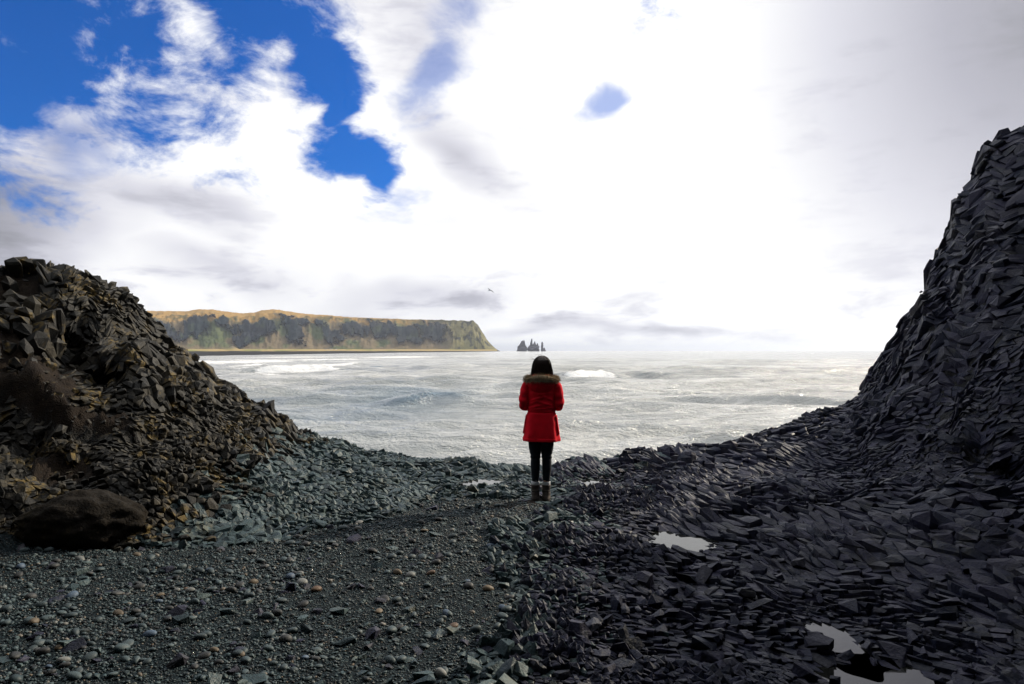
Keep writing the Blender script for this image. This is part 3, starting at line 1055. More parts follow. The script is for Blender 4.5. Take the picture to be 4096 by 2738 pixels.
# low land and black beach at the foot of the headland
bpx = np.linspace(-400, 497, 300)
sh_py = np.interp(bpx, [-400, 60, 205, 255, 330, 420, 470, 497], [400, 361, 356.4, 355.3, 353.9, 352.5, 351.75, 351.45])
shY = (EYE - SEA) * FPX / (sh_py - HY) * (1 + 0.05 * fbm(bpx / 20, 0.5, 0.2, 3))
tt = np.linspace(0, 1, 40)
BX, BT = np.meshgrid(bpx, tt, indexing='ij')
By = shY[:, None] * ((HB(bpx) + 60) / shY)[:, None] ** BT
Bz = SEA - 0.4 + 2.6 * sstep(BT, 0, 0.18) + 2.2 * sstep(BT, 0.25, 0.6) + 12 * sstep(BT, 0.7, 1.0) + 0.7 * fbm(BX / 8, BT * 8, 0.7, 3) * sstep(BT, 0.25, 0.5)
mound = np.exp(-((BX - 232) / 4.5) ** 2) * np.exp(-((BT - 0.86) / 0.05) ** 2)
Bz = Bz + mound * 26
FB = quads_mesh('far_beach', np.stack([(BX - CX) / FPX * By, By, Bz], 2).reshape(-1, 3), grid_quads(300, 40), M_land)
sand = np.array([0.030, 0.031, 0.034])
straw = np.array([0.36, 0.27, 0.12])
grass = np.array([0.20, 0.21, 0.06])
fsel = sstep(BT + 0.05 * fbm(BX / 12, BT * 6, 0.4, 3), 0.42, 0.56)
tn = mixc(np.broadcast_to(sand, BX.shape + (3,)), np.broadcast_to(straw, BX.shape + (3,)), fsel)
tn = mixc(tn, np.broadcast_to(grass, tn.shape), fsel * sstep(fbm(BX / 14, BT * 3, 7.4, 3), 0.0, 0.4) * 0.8)
tn = mixc(tn, np.broadcast_to(np.array([0.10, 0.09, 0.07]), tn.shape), np.clip(mound * 1.6, 0, 1))
color_attr(FB, 'tone', np.clip(tn, 0, 1).reshape(-1, 3))
tag(FB, 'low black sand beach with straw coloured fields below the headland', kind='structure')

# sea stacks: each an upright craggy body of stacked uneven rings, traced as (height share, left, right) in metres
STK_Y = 5300.0
MPP = STK_Y / FPX                                # metres per picture pixel at the stacks


def ring_body(segs, nring, depth_k, seed):
    """a closed craggy column from a list of (z, left x, right x)"""
    Vs, F = [], []
    n = 18
    zs = np.array([s[0] for s in segs])
    le = np.array([s[1] for s in segs])
    ri = np.array([s[2] for s in segs])
    zz = np.linspace(zs[0], zs[-1], nring)
    for zc in zz:
        l, r_ = np.interp(zc, zs, le), np.interp(zc, zs, ri)
        cx, hw = (l + r_) / 2, (r_ - l) / 2
        for a in range(n):
            t = a * 2 * math.pi / n
            k = 1 + 0.14 * float(vnoise(np.array(math.cos(t) * 2 + seed), np.array(math.sin(t) * 2), np.array(zc / 9.0)))
            Vs.append((cx + hw * math.cos(t) * k, hw * depth_k * math.sin(t) * k, zc))
    for i in range(nring - 1):
        for a in range(n):
            b_ = (a + 1) % n
            F.append((i * n + a, i * n + b_, (i + 1) * n + b_, (i + 1) * n + a))
    Vs.append(((np.interp(zz[-1], zs, le) + np.interp(zz[-1], zs, ri)) / 2, 0, zz[-1] + 0.5))
    for a in range(n):
        F.append(((nring - 1) * n + a, (nring - 1) * n + (a + 1) % n, len(Vs) - 1))
    return Vs, F


def stack(name_label, px0, bodies, seed):
    base_x = (px0 - CX) / FPX * STK_Y
    root = empty('sea_stack', (base_x, STK_Y, SEA))
    for i, (part, segs) in enumerate(bodies):
        segs = [(a * MPP, (l - px0) * MPP, (r_ - px0) * MPP) for a, l, r_ in segs]
        V, F = ring_body(segs, 26, 0.8, seed + i * 3.7)
        o = mesh_obj(part, V, F, M_stack, root, smooth=False)
        o.location = (0, (i % 3 - 1) * 18.0, -4)
        o.rotation_euler = (0, 0, 0)
        zc = np.array([v[2] for v in V])
        color_attr(o, 'tone', np.clip(np.outer(0.8 + 0.4 * vnoise(zc / 7.0, zc * 0 + seed), (0.085, 0.085, 0.11)), 0, 1))
    tag(root, name_label, 'sea stack', 'sea stacks off the headland')


# pixel x = 512.5 + zx / 55.2 of the enlarged view; heights above the water in pixels
Z = lambda zx: 512.5 + zx / 55.2
Hh = lambda zy: (1165 - zy) / 55.2 + 0.5
stack('broad shouldered sea stack with one horn, next to the headland', Z(520),
      [('rock_body', [(0, Z(215), Z(815)), (Hh(1000), Z(255), Z(800)), (Hh(900), Z(275), Z(760)), (Hh(800), Z(385), Z(705)), (Hh(700), Z(435), Z(690)), (Hh(600), Z(490), Z(665)), (Hh(580), Z(520), Z(600))]),
       ('horn', [(Hh(800), Z(560), Z(700)), (Hh(650), Z(590), Z(680)), (Hh(560), Z(612), Z(655)), (Hh(522), Z(630), Z(645))])], 1.0)
stack('jagged sea stack with three spires of falling height', Z(1150),
      [('rock_body', [(0, Z(820), Z(1490)), (Hh(1000), Z(845), Z(1475)), (Hh(900), Z(885), Z(1455)), (Hh(820), Z(950), Z(1400)), (Hh(780), Z(990), Z(1280))]),
       ('tall_spire', [(Hh(900), Z(960), Z(1130)), (Hh(700), Z(980), Z(1105)), (Hh(600), Z(1008), Z(1100)), (Hh(500), Z(1032), Z(1100)), (Hh(470), Z(1045), Z(1085))]),
       ('middle_spire', [(Hh(900), Z(1110), Z(1320)), (Hh(760), Z(1145), Z(1290)), (Hh(670), Z(1195), Z(1268)), (Hh(600), Z(1232), Z(1250))]),
       ('low_spire', [(Hh(900), Z(1320), Z(1450)), (Hh(790), Z(1335), Z(1405)), (Hh(712), Z(1350), Z(1382))])], 4.0)
stack('slender needle sea stack with a low step at its foot', Z(1660),
      [('needle', [(0, Z(1560), Z(1780)), (Hh(960), Z(1568), Z(1690)), (Hh(850), Z(1575), Z(1695)), (Hh(720), Z(1585), Z(1688)), (Hh(650), Z(1605), Z(1655)), (Hh(636), Z(1615), Z(1648))]),
       ('step', [(0, Z(1640), Z(1880)), (Hh(1080), Z(1660), Z(1815)), (Hh(1000), Z(1680), Z(1790)), (Hh(965), Z(1760), Z(1782))])], 8.0)
for px, w_, h_ in [(499.5, 7, 5), (502.5, 4, 3)]:
    V, F = ring_body([(0, -w_, w_), (h_ * 0.6, -w_ * 0.7, w_ * 0.5), (h_, -w_ * 0.2, w_ * 0.2)], 6, 0.8, px)
    o = mesh_obj('skerry', V, F, M_stack, origin=None)
    o.location = ((px - CX) / FPX * 5400, 5400, SEA)
    color_attr(o, 'tone', np.full((len(V), 3), 0.04))
    tag(o, 'tiny dark skerry just off the tip of the headland', 'skerry', 'skerries off the headland tip')

# a few farm buildings on the flat below the headland
M_white, nt, b = new_mat('white_wall')
b.inputs['Base Color'].default_value = (0.75, 0.75, 0.73, 1)
M_roof, nt, b = new_mat('grey_roof')
b.inputs['Base Color'].default_value = (0.12, 0.11, 0.11, 1)
for i, (px, yy, w_, d_, h_) in enumerate([(326, 4300, 16, 9, 5), (331, 4350, 20, 9, 5), (336, 4330, 12, 8, 4.5)]):
    bx = (px - CX) / FPX * yy
    root = empty('farm_house', (bx, yy, 6.0 + i * 0.5))
    mesh_obj('wall', [(-w_ / 2, -d_ / 2, 0), (w_ / 2, -d_ / 2, 0), (w_ / 2, d_ / 2, 0), (-w_ / 2, d_ / 2, 0), (-w_ / 2, -d_ / 2, h_), (w_ / 2, -d_ / 2, h_), (w_ / 2, d_ / 2, h_), (-w_ / 2, d_ / 2, h_)],
             [(0, 1, 5, 4), (1, 2, 6, 5), (2, 3, 7, 6), (3, 0, 4, 7)], M_white, root)
    mesh_obj('roof', [(-w_ / 2 - .4, -d_ / 2 - .4, h_ - .2), (w_ / 2 + .4, -d_ / 2 - .4, h_ - .2), (w_ / 2 + .4, d_ / 2 + .4, h_ - .2), (-w_ / 2 - .4, d_ / 2 + .4, h_ - .2), (-w_ / 2 - .4, 0, h_ + 3.4), (w_ / 2 + .4, 0, h_ + 3.4)],
             [(0, 1, 5, 4), (2, 3, 4, 5), (1, 2, 5), (3, 0, 4), (3, 2, 1, 0)], M_roof, root)
    tag(root, 'tiny white farm house on the flat below the headland', 'house', 'farm houses below the headland')


# ------------------------------------------------------------------ loose stones and pebbles
def hull_proto(seed, flat):
    r_ = random.Random(seed)
    bm = bmesh.new()
    for _ in range(13):
        p = Vector((r_.gauss(0, 1), r_.gauss(0, 1), r_.gauss(0, 1))).normalized()
        p = Vector((max(-.72, min(.72, p.x)), max(-.72, min(.72, p.y)), max(-.6, min(.6, p.z))))
        bm.verts.new((p.x, p.y * r_.uniform(.7, 1), p.z * flat))
    g = bmesh.ops.convex_hull(bm, input=bm.verts)
    for e in [v for v in bm.verts if not v.link_faces]:
        bm.verts.remove(e)
    bm.verts.ensure_lookup_table()
    V = np.array([v.co[:] for v in bm.verts])
    bm.verts.index_update()
    F = [tuple(v.index for v in f.verts) for f in bm.faces]
    bm.free()
    return V, F


def pebble_proto(seed, sub):
    bm = bmesh.new()
    bmesh.ops.create_icosphere(bm, subdivisions=sub, radius=1.0)
    r_ = random.Random(seed)
    a, b_, c_ = 1.0, r_.uniform(.62, .95), r_.uniform(.42, .7)
    ph = [r_.uniform(0, 6) for _ in range(3)]
    V = []
    for v in bm.verts:
        x, y, z = v.co
        k = 1 + 0.10 * math.sin(2 * x + ph[0]) + 0.09 * math.sin(2.4 * y + ph[1]) + 0.06 * math.sin(3 * z + ph[2])
        V.append((x * a * k, y * b_ * k, z * c_ * k))
    bm.verts.index_update()
    F = [tuple(v.index for v in f.verts) for f in bm.faces]
    bm.free()
    return np.array(V), F


HULLS = [hull_proto(100 + i, random.Random(i).choice([0.45, 0.6, 0.75, 1.0])) for i in range(28)]
PEBS = [pebble_proto(300 + i, 1) for i in range(14)]
PEBL = [pebble_proto(400 + i, 3) for i in range(10)]


def rot_frame(N, yaw, tx, ty):
    N = np.asarray(N, float)
    a = np.cross(N, [0, 1.0, 0.1])
    a /= np.linalg.norm(a)
    b_ = np.cross(N, a)
    B = np.stack([a, b_, N], 1)
    cy, sy_ = math.cos(yaw), math.sin(yaw)
    Rz = np.array([[cy, -sy_, 0], [sy_, cy, 0], [0, 0, 1]])
    cx_, sx_ = math.cos(tx), math.sin(tx)
    Rx = np.array([[1, 0, 0], [0, cx_, -sx_], [0, sx_, cx_]])
    c2_, s2_ = math.cos(ty), math.sin(ty)
    Ry = np.array([[c2_, 0, s2_], [0, 1, 0], [-s2_, 0, c2_]])
    return B @ Rz @ Rx @ Ry


def simple_stone(name, c0, c1, rough=0.6, spec=0.4):
    m, nt, b = new_mat(name)
    geo = nt.node('ShaderNodeNewGeometry')
    oi = nt.node('ShaderNodeObjectInfo')
    k = nt.math('FRACT', nt.add(geo.outputs['Random Per Island'], oi.outputs['Random']))
    n = nt.noise(geo.outputs['Position'], 60.0, 4.0, 0.6)
    nt.put(b.inputs['Base Color'], nt.mix(nt.add(nt.mul(k, 0.75), nt.mul(n, 0.3)), c0, c1))
    b.inputs['Roughness'].default_value = rough
    b.inputs['Specular IOR Level'].default_value = spec
    nt.put(b.inputs['Normal'], nt.bump(n, 0.25, 0.01))
    return m


M_peb = {'slate': simple_stone('pebble_slate', (0.020, 0.034, 0.041), (0.050, 0.078, 0.088)),
         'pale': simple_stone('pebble_pale', (0.11, 0.12, 0.12), (0.20, 0.205, 0.195)),
         'tan': simple_stone('pebble_tan', (0.070, 0.054, 0.036), (0.13, 0.098, 0.062)),
         'dark': simple_stone('pebble_dark', (0.014, 0.016, 0.018), (0.035, 0.039, 0.042)),
         'blue': simple_stone('pebble_blue', (0.045, 0.075, 0.12), (0.075, 0.115, 0.17)),
         'rust': simple_stone('pebble_rust', (0.075, 0.045, 0.026), (0.11, 0.064, 0.036))}
m, nt, b = new_mat('pebble_mixed')
geo = nt.node('ShaderNodeNewGeometry')
k = geo.outputs['Random Per Island']
cm = nt.ramp(k, [(0.0, (0.008, 0.009, 0.011)), (0.30, (0.014, 0.025, 0.031)), (0.60, (0.032, 0.054, 0.063)), (0.88, (0.064, 0.098, 0.110)), (0.95, (0.15, 0.155, 0.15)), (0.975, (0.10, 0.072, 0.045)), (1.0, (0.20, 0.195, 0.18))])
nt.put(b.inputs['Base Color'], cm)
b.inputs['Roughness'].default_value = 0.55
b.inputs['Specular IOR Level'].default_value = 0.3
M_mixed = m

# where: on the shingle, thinning out among the rocks
nP = 120000
pp = rng.uniform(R(-43), R(20), nP)
pr = np.sqrt(rng.uniform(2.9 ** 2, 9.5 ** 2, nP))
pxw, pyw = pr * np.sin(pp), pr * np.cos(pp)
vpos = np.zeros(nP)


def surf_z(phi, r):
    """height and normal of the slope table at bearing, range (valid where the slope does not fold)"""
    fi = np.clip((phi - T_phi[0]) / DPH, 0, NPH - 1).round().astype(int)
    z = np.empty(len(phi))
    v = np.empty(len(phi))
    for n, (i, q) in enumerate(zip(fi, r)):
        j = np.searchsorted(T_r[i], q)
        j = min(max(j, 1), NR - 1)
        t = (q - T_r[i, j - 1]) / max(T_r[i, j] - T_r[i, j - 1], 1e-6)
        z[n] = T_z[i, j - 1] * (1 - t) + T_z[i, j] * t
        v[n] = T_v[i, j]
    return z, v


inside = shingle(pxw, pyw)
pp, pr, pxw, pyw = pp[inside], pr[inside], pxw[inside], pyw[inside]
pz, pv = surf_z(pp, pr)
ppx, ppy = proj(pxw, pyw, pz)
ok = (ppx > -70) & (ppx < 620) & (ppy < 740) & (np.hypot(pxw - FEET[0], pyw - FEET[1]) > 0.22)
# patches with less of the coarse stuff, as the sea has sorted it
sort_ = vnoise(pxw * 1.6, pyw * 1.6, 0.9)
pxw, pyw, pz, pp, ppx, ppy, sort_ = (q[ok] for q in (pxw, pyw, pz, pp, ppx, ppy, sort_))
n = len(pxw)
sz = 0.0060 * (1 - rng.random(n)) ** -0.33
sz = np.clip(sz * (1 + 0.35 * sort_), 0.0045, 0.040)
order = np.argsort(-sz * FPX / pyw)
lim = 40000
order = order[:lim] if n > lim else order
inframe = (ppx > 4) & (ppx < 1020) & (ppy < 680)
GROUP = 'loose pebbles on the shingle'
LBL = {'slate': 'smooth rounded slate grey pebble lying on the dark shingle', 'pale': 'smooth rounded pale grey pebble lying on the dark shingle',
       'tan': 'smooth rounded tan pebble lying on the dark shingle', 'dark': 'smooth rounded near black pebble lying on the dark shingle',
       'blue': 'smooth rounded dusky blue pebble lying on the dark shingle', 'rust': 'smooth rounded rust coloured pebble lying on the dark shingle'}
PEB_ME = {}
for k in M_peb:
    for i, (V, F) in enumerate(PEBL):
        me = bpy.data.meshes.new('pebble')
        me.from_pydata([tuple(v) for v in V], [], F)
        me.polygons.foreach_set('use_smooth', [True] * len(F))
        me.materials.append(M_peb[k])
        PEB_ME[k, i] = me
HUL_ME = {}


def put_pebble(kind, x, y, z, size, i, label=None):
    o = bpy.data.objects.new('pebble', PEB_ME[kind, i % len(PEBL)])
    COL.objects.link(o)
    o.location = (x, y, z + size * 0.28)
    o.rotation_euler = (rr_.uniform(-.3, .3), rr_.uniform(-.3, .3), rr_.uniform(0, 6.28))
    o.scale = (size, size, size)
    tag(o, label or LBL[kind], 'pebble', GROUP + ', ' + kind)
    return o


n_ind = 0
small = []
for q in order:
    size = sz[q]
    if n_ind < 230 and inframe[q]:
        kind = rr_.choices(['slate', 'pale', 'tan', 'dark', 'blue', 'rust'], [58, 5, 2, 30, 4, 1])[0]
        put_pebble(kind, pxw[q], pyw[q], pz[q], size, n_ind)
        n_ind += 1
        continue
    V, F = PEBS[rr_.randrange(len(PEBS))]
    Rm = rot_frame((0, 0, 1), rr_.uniform(0, 6.28), rr_.gauss(0, .3), rr_.gauss(0, .3))
    small.append((V @ (Rm.T * size) + np.array([pxw[q], pyw[q], pz[q] + size * 0.2]), F))


def join_tris(items, name, mat, parent, smooth):
    Vs, Fs, base = [], [], 0
    for V, F in items:
        Vs.append(V)
        Fs.append(np.asarray(F, np.int32) + base)
        base += len(V)
    T = np.concatenate(Fs)
    nT = len(T)
    return fast_mesh(name, np.concatenate(Vs), T.ravel(), np.arange(nT) * 3, np.full(nT, 3), mat, parent, smooth)


o = join_tris(small, 'small_pebbles', M_mixed, None, True)
tag(o, 'carpet of small mixed pebbles covering the beach', kind='stuff')

# named stones one can find in the picture
for kind, px, py, wpx, label, i in [
        ('blue', 502.5, 611, 11, 'large smooth dusky blue cobble where shingle meets the broken slabs', 0),
        ('pale', 302, 584, 14, 'largest pale cobble on the shingle, beside a dark wedge of rock', 1),
        ('tan', 239, 659, 11, 'big tan cobble lying alone on the fine dark shingle', 2),
        ('tan', 118, 616, 12, 'flat tan cobble among dark angular slabs on the shingle', 3),
        ('slate', 85, 644, 10, 'large smooth grey cobble among the dark slabs on the shingle', 4),
        ('pale', 441, 676, 15, 'large pinkish pale cobble at the edge of the rough stones', 5),
        ('rust', 453, 629, 12, 'large rust coloured cobble on the shingle', 6)]:
    X, Y = ground_xy(px, py)
    z_, _ = surf_z(np.array([math.atan2(X, Y)]), np.array([math.hypot(X, Y)]))
    put_pebble(kind, X, Y, float(z_[0]), wpx / 2 / FPX * Y, i, label)

# angular stones: on the shingle and all over the shelf and slopes
M_ang = {1: M_left, 2: M_shelf, 3: M_right, 0: M_shelf}
nS = 16000
ap = rng.uniform(R(-42), R(42), nS)
av = rng.uniform(0, 1, nS) * vmax_at(ap)
aP, aN = look(P_tab, ap, av), look(N_tab, ap, av)
apx, apy = proj(aP[:, 0], aP[:, 1], aP[:, 2])
am = mass(apx, apy, aP[:, 0], aP[:, 1])
asoil = soil_mask(apx, apy)
apd, _ = pool_d(aP[:, 0], aP[:, 1])
afd = np.hypot(aP[:, 0] - FEET[0], aP[:, 1] - FEET[1])
loose = {0: [], 1: [], 2: [], 3: []}
for q in range(nS):
    m_ = int(am[q])
    u = rr_.random()
    if afd[q] < 0.30 or apd[q] < 0.9 or apy[q] > 800 or apx[q] < -60 or apx[q] > 1090:
        continue
    if m_ == 0 and u > 0.34:
        continue
    if (m_ == 1 and u > 0.55) or (m_ == 3 and u > 0.28):
        continue
    if m_ == 0:
        size = 0.013 * (1 - rr_.random()) ** -0.5
        size = min(size, 0.07)
    else:
        size = 0.019 * (1 - rr_.random()) ** -0.5
        size = min(size, 0.085)
    if asoil[q] > 0.5:
        size *= 0.5
    V, F = HULLS[rr_.randrange(len(HULLS))]
    N = aN[q] * 0.7 + np.array([0, 0, 0.3])
    N /= np.linalg.norm(N)
    Rm = rot_frame(N, rr_.uniform(0, 6.28), rr_.gauss(0, .28), rr_.gauss(0, .28))
    sc_ = np.array([size * rr_.uniform(1.0, 1.7), size * rr_.uniform(.8, 1.1), size * rr_.uniform(.65, 1.2)])
    lift = size * (0.10 if m_ == 0 else 0.35)
    c_ = aP[q] + N * lift
    show = size * FPX / aP[q][1] if (0 < apx[q] < 1024 and apy[q] < 684) else 0
    loose[m_].append((show, (V * sc_) @ Rm.T, F, c_))
for m_, lst in loose.items():
    lst.sort(key=lambda t: -t[0])
    n_big = 150 if m_ == 0 else 0
    for q_, (show, V, F, c_) in enumerate(lst[:n_big]):
        ext_ = np.sort(V.max(0) - V.min(0))
        shape = 'long narrow' if ext_[2] > 1.55 * ext_[1] else ('thin flat' if ext_[0] < 0.45 * ext_[2] else 'blocky')
        tone_ = ('blue-grey', 'near black')[q_ % 2]
        o = mesh_obj('stone', V + c_, F, (M_shelf, M_right)[q_ % 2], origin=c_)
        tag(o, '%s %s angular stone lying loose on the shingle' % (shape, tone_), 'stone', 'loose %s %s stones on the shingle' % (shape, tone_))
    rest = [(V + c_, F) for _, V, F, c_ in lst[n_big:]]
    if rest:
        o = join_tris(rest, 'stone_rubble', M_ang[m_], SHEET[m_] if m_ else None, False)
        tag(o, None if m_ else 'small angular rubble strewn over the shingle', kind='stuff')
X, Y = ground_xy(290, 592)
V, F = hull_proto(911, 1.0)
o = mesh_obj('stone', V * np.array([0.05, 0.04, 0.06]) + np.array([X, Y, 0.03]), F, M_right, origin=(X, Y, 0.03))
tag(o, 'dark upright wedge of rock beside the largest pale cobble', 'stone')

# brown conglomerate boulder at the foot of the outcrop
bm = bmesh.new()
bmesh.ops.create_icosphere(bm, subdivisions=5, radius=1.0)
V = np.array([v.co[:] for v in bm.verts])
bm.verts.index_update()
F = [tuple(v.index for v in f.verts) for f in bm.faces]
bm.free()
k = 1 + 0.16 * fbm(V[:, 0] * 1.3, V[:, 1] * 1.3, V[:, 2] * 1.3, 3) + 0.05 * fbm(V[:, 0] * 6, V[:, 1] * 6, V[:, 2] * 6, 3)
V = V * k[:, None]
V[:, 2] *= np.where(V[:, 0] < 0, 1 + 0.35 * V[:, 0], 1.0)          # tapers to one end
bX, bY = (76 - CX) / FPX * 6.1, 6.15
V = V * np.array([0.52, 0.34, 0.27])
o = mesh_obj('boulder', V + np.array([bX, bY, 0.14]), F, M_boulder, smooth=True, origin=(bX, bY, 0.14))
tag(o, 'large rounded brown conglomerate boulder at the foot of the outcrop', 'boulder')


# ------------------------------------------------------------------ the woman in the red coat
def cloth(name, col, rough=0.85, bump_scale=400.0, bump=0.2, sheen=0.3, col2=None):
    m, nt, b = new_mat(name)
    tcn = nt.node('ShaderNodeTexCoord')
    p_ = tcn.outputs['Object']
    n = nt.noise(p_, bump_scale, 3.0, 0.6)
    big_ = nt.noise(p_, 9.0, 3.0)
    nt.put(b.inputs['Base Color'], nt.mix(nt.smooth(nt.add(nt.mul(n, 0.4), nt.mul(big_, 0.6)), 0.35, 0.65), col, col2 or tuple(c * 0.72 for c in col)))
    b.inputs['Roughness'].default_value = rough
    b.inputs['Sheen Weight'].default_value = sheen
    b.inputs['Specular IOR Level'].default_value = 0.2
    nt.put(b.inputs['Normal'], nt.bump(n, bump, 0.003))
    return m


def solid(name, col, rough=0.6, spec=0.3):
    m, nt, b = new_mat(name)
    p_ = nt.node('ShaderNodeTexCoord').outputs['Object']
    n = nt.noise(p_, 60.0, 4.0, 0.6)
    nt.put(b.inputs['Base Color'], nt.mix(n, tuple(c * 0.7 for c in col), tuple(c * 1.25 for c in col)))
    b.inputs['Roughness'].default_value = rough
    b.inputs['Specular IOR Level'].default_value = spec
    return m


M_red = cloth('red_wool', (0.84, 0.003, 0.022), col2=(0.70, 0.002, 0.018), sheen=0.0)
M_legg = cloth('dark_denim', (0.010, 0.016, 0.026), sheen=0.05)
M_sock = cloth('grey_white_knit', (0.80, 0.84, 0.90), bump_scale=150.0, bump=0.5)
M_boot = solid('brown_leather', (0.085, 0.070, 0.064), 0.65)
M_sole = solid('dark_rubber', (0.03, 0.025, 0.022), 0.8)
M_skin = solid('skin', (0.46, 0.27, 0.19), 0.55)
M_hair, nt, b = new_mat('dark_hair')
geo = nt.node('ShaderNodeNewGeometry')
nt.put(b.inputs['Base Color'], nt.mix(geo.outputs['Random Per Island'], (0.006, 0.003, 0.003), (0.024, 0.009, 0.007)))
b.inputs['Roughness'].default_value = 0.42
M_fur, nt, b = new_mat('brown_fur')
geo = nt.node('ShaderNodeNewGeometry')
nt.put(b.inputs['Base Color'], nt.ramp(geo.outputs['Random Per Island'], [(0.0, (0.07, 0.05, 0.028)), (0.4, (0.26, 0.19, 0.11)), (0.8, (0.48, 0.37, 0.24)), (1.0, (0.62, 0.52, 0.38))]))
b.inputs['Roughness'].default_value = 0.7


def loft(rings, n=40, cap0=True, cap1=True, disp=None):
    """rings: (centre, axis u, axis v, exponent); returns verts, faces"""
    V, F = [], []
    for ri, (c_, u_, v_, p_) in enumerate(rings):
        c_, u_, v_ = Vector(c_), Vector(u_), Vector(v_)
        for a in range(n):
            t = 2 * math.pi * a / n
            ct, st = math.cos(t), math.sin(t)
            e = 2.0 / p_
            x_ = math.copysign(abs(ct) ** e, ct)
            y_ = math.copysign(abs(st) ** e, st)
            d = u_ * x_ + v_ * y_
            p = c_ + d
            if disp:
                p = p + d.normalized() * disp(p, t, ri)
            V.append(tuple(p))
    m = len(rings)
    for i in range(m - 1):
        for a in range(n):
            b_ = (a + 1) % n
            F.append((i * n + a, i * n + b_, (i + 1) * n + b_, (i + 1) * n + a))
    if cap0:
        F.append(tuple(reversed(range(n))))
    if cap1:
        F.append(tuple(range((m - 1) * n, m * n)))
    return V, F


def interp_rings(keys, m, p=2.3):
    """keys: (z, cx, cy, rx, ry) rows, resampled smoothly to m rings"""
    k = np.array(keys, float)
    zz = np.linspace(0, len(k) - 1, m)
    i = np.arange(len(k))
    out = []
    for q in zz:
        j = min(int(q), len(k) - 2)
        t = q - j
        t = t * t * (3 - 2 * t) * 0.5 + t * 0.5
        z_, cx_, cy_, rx_, ry_ = k[j] * (1 - t) + k[j + 1] * t
        out.append(((cx_, cy_, z_), (rx_, 0, 0), (0, ry_, 0), p))
    return out


def tube(path, radii, n=20, flat=1.0, disp=None):
    path = [Vector(p) for p in path]
    # Catmull-Rom resample
    pts, rad = [], []
    for i in range(len(path) - 1):
        p0, p1, p2, p3 = path[max(i - 1, 0)], path[i], path[i + 1], path[min(i + 2, len(path) - 1)]
        for s_ in range(8):
            t = s_ / 8
            pts.append(0.5 * ((2 * p1) + (p2 - p0) * t + (2 * p0 - 5 * p1 + 4 * p2 - p3) * t * t + (3 * p1 - p0 - 3 * p2 + p3) * t ** 3))
            rad.append(radii[i] * (1 - t) + radii[i + 1] * t)
    pts.append(path[-1])
    rad.append(radii[-1])
    rings = []
    ref = Vector((1, 0, 0))
    for i, p in enumerate(pts):
        tg = (pts[min(i + 1, len(pts) - 1)] - pts[max(i - 1, 0)]).normalized()
        u_ = (ref - tg * ref.dot(tg))
        u_ = u_.normalized() if u_.length > 0.05 else Vector((0, 1, 0))
        v_ = tg.cross(u_)
        ref = u_
        rings.append((p, u_ * rad[i], v_ * rad[i] * flat, 2.0))
    return loft(rings, n, True, True, disp)


who = empty('person', (FEET[0], FEET[1], 0.0))
who.rotation_euler = (0, R(0.6), R(-5))
tag(who, 'woman seen from behind in a red coat with fur-trimmed hood, dark leggings and brown boots', 'person')


def wp(name, vf, mat, parent=who, smooth=True, solidify=0.0):
    o = mesh_obj(name, list(vf[0]), vf[1], mat, parent, smooth=smooth)
    if solidify:
        md = o.modifiers.new('thickness', 'SOLIDIFY')
        md.thickness = solidify
        md.offset = -1
    return o


# body: one continuous skinned figure under the clothes
def skin_body():
    J, E, Rd = [], [], []

    def j(p, r_, parent=None):
        J.append(p)
        Rd.append(r_)
        if parent is not None:
            E.append((parent, len(J) - 1))
        return len(J) - 1
    pel = j((0, 0, 0.86), 0.105)
    wai = j((0, 0, 1.02), 0.095, pel)
    che = j((0, -0.005, 1.20), 0.105, wai)
    nec0 = j((0, -0.005, 1.34), 0.050, che)
    nec1 = j((0, 0.0, 1.41), 0.045, nec0)
    hd0 = j((0, 0.018, 1.47), 0.066, nec1)
    hd1 = j((0, 0.018, 1.55), 0.078, hd0)
    j((0, 0.012, 1.605), 0.05, hd1)
    j((0, 0.108, 1.52), 0.012, hd0)                      # nose
    for s in (-1, 1):
        hip = j((s * 0.068, 0, 0.80), 0.070, pel)
        kn = j((s * 0.064, 0.0, 0.49), 0.047, hip)
        ank = j((s * 0.062, -0.005, 0.12), 0.030, kn)
        j((s * 0.07, 0.10, 0.05), 0.028, ank)
        sh = j((s * 0.155, -0.005, 1.30), 0.050, che)
        el_ = j((s * 0.205, -0.02, 1.075), 0.036, sh)
        wr = j((s * 0.085, 0.20, 1.10), 0.024, el_)
        pal = j((s * 0.045, 0.235, 1.115), 0.024, wr)
        for f in range(4):                               # fingers curled over the other hand
            o_ = (f - 1.5) * 0.017
            k1 = j((s * 0.020, 0.262 - 0.003 * f, 1.115 + o_), 0.0085, pal)
            k2 = j((-s * 0.006, 0.270 - 0.004 * f, 1.108 + o_), 0.008, k1)
            j((-s * 0.016, 0.252 - 0.004 * f, 1.100 + o_), 0.0075, k2)
        t1 = j((s * 0.040, 0.225, 1.150), 0.0095, pal)
        j((s * 0.015, 0.240, 1.165), 0.008, t1)
    me = bpy.data.meshes.new('body')
    me.from_pydata(J, E, [])
    o = bpy.data.objects.new('body', me)
    COL.objects.link(o)
    o.parent = who
    sk = o.modifiers.new('skin', 'SKIN')
    sk.use_smooth_shade = True
    for v, r_ in zip(me.skin_vertices[0].data, Rd):
        v.radius = (r_, r_)
    me.skin_vertices[0].data[0].use_root = True
    sb = o.modifiers.new('smooth', 'SUBSURF')
    sb.levels = sb.render_levels = 2
    me.materials.append(M_skin)
    return o


skin_body()

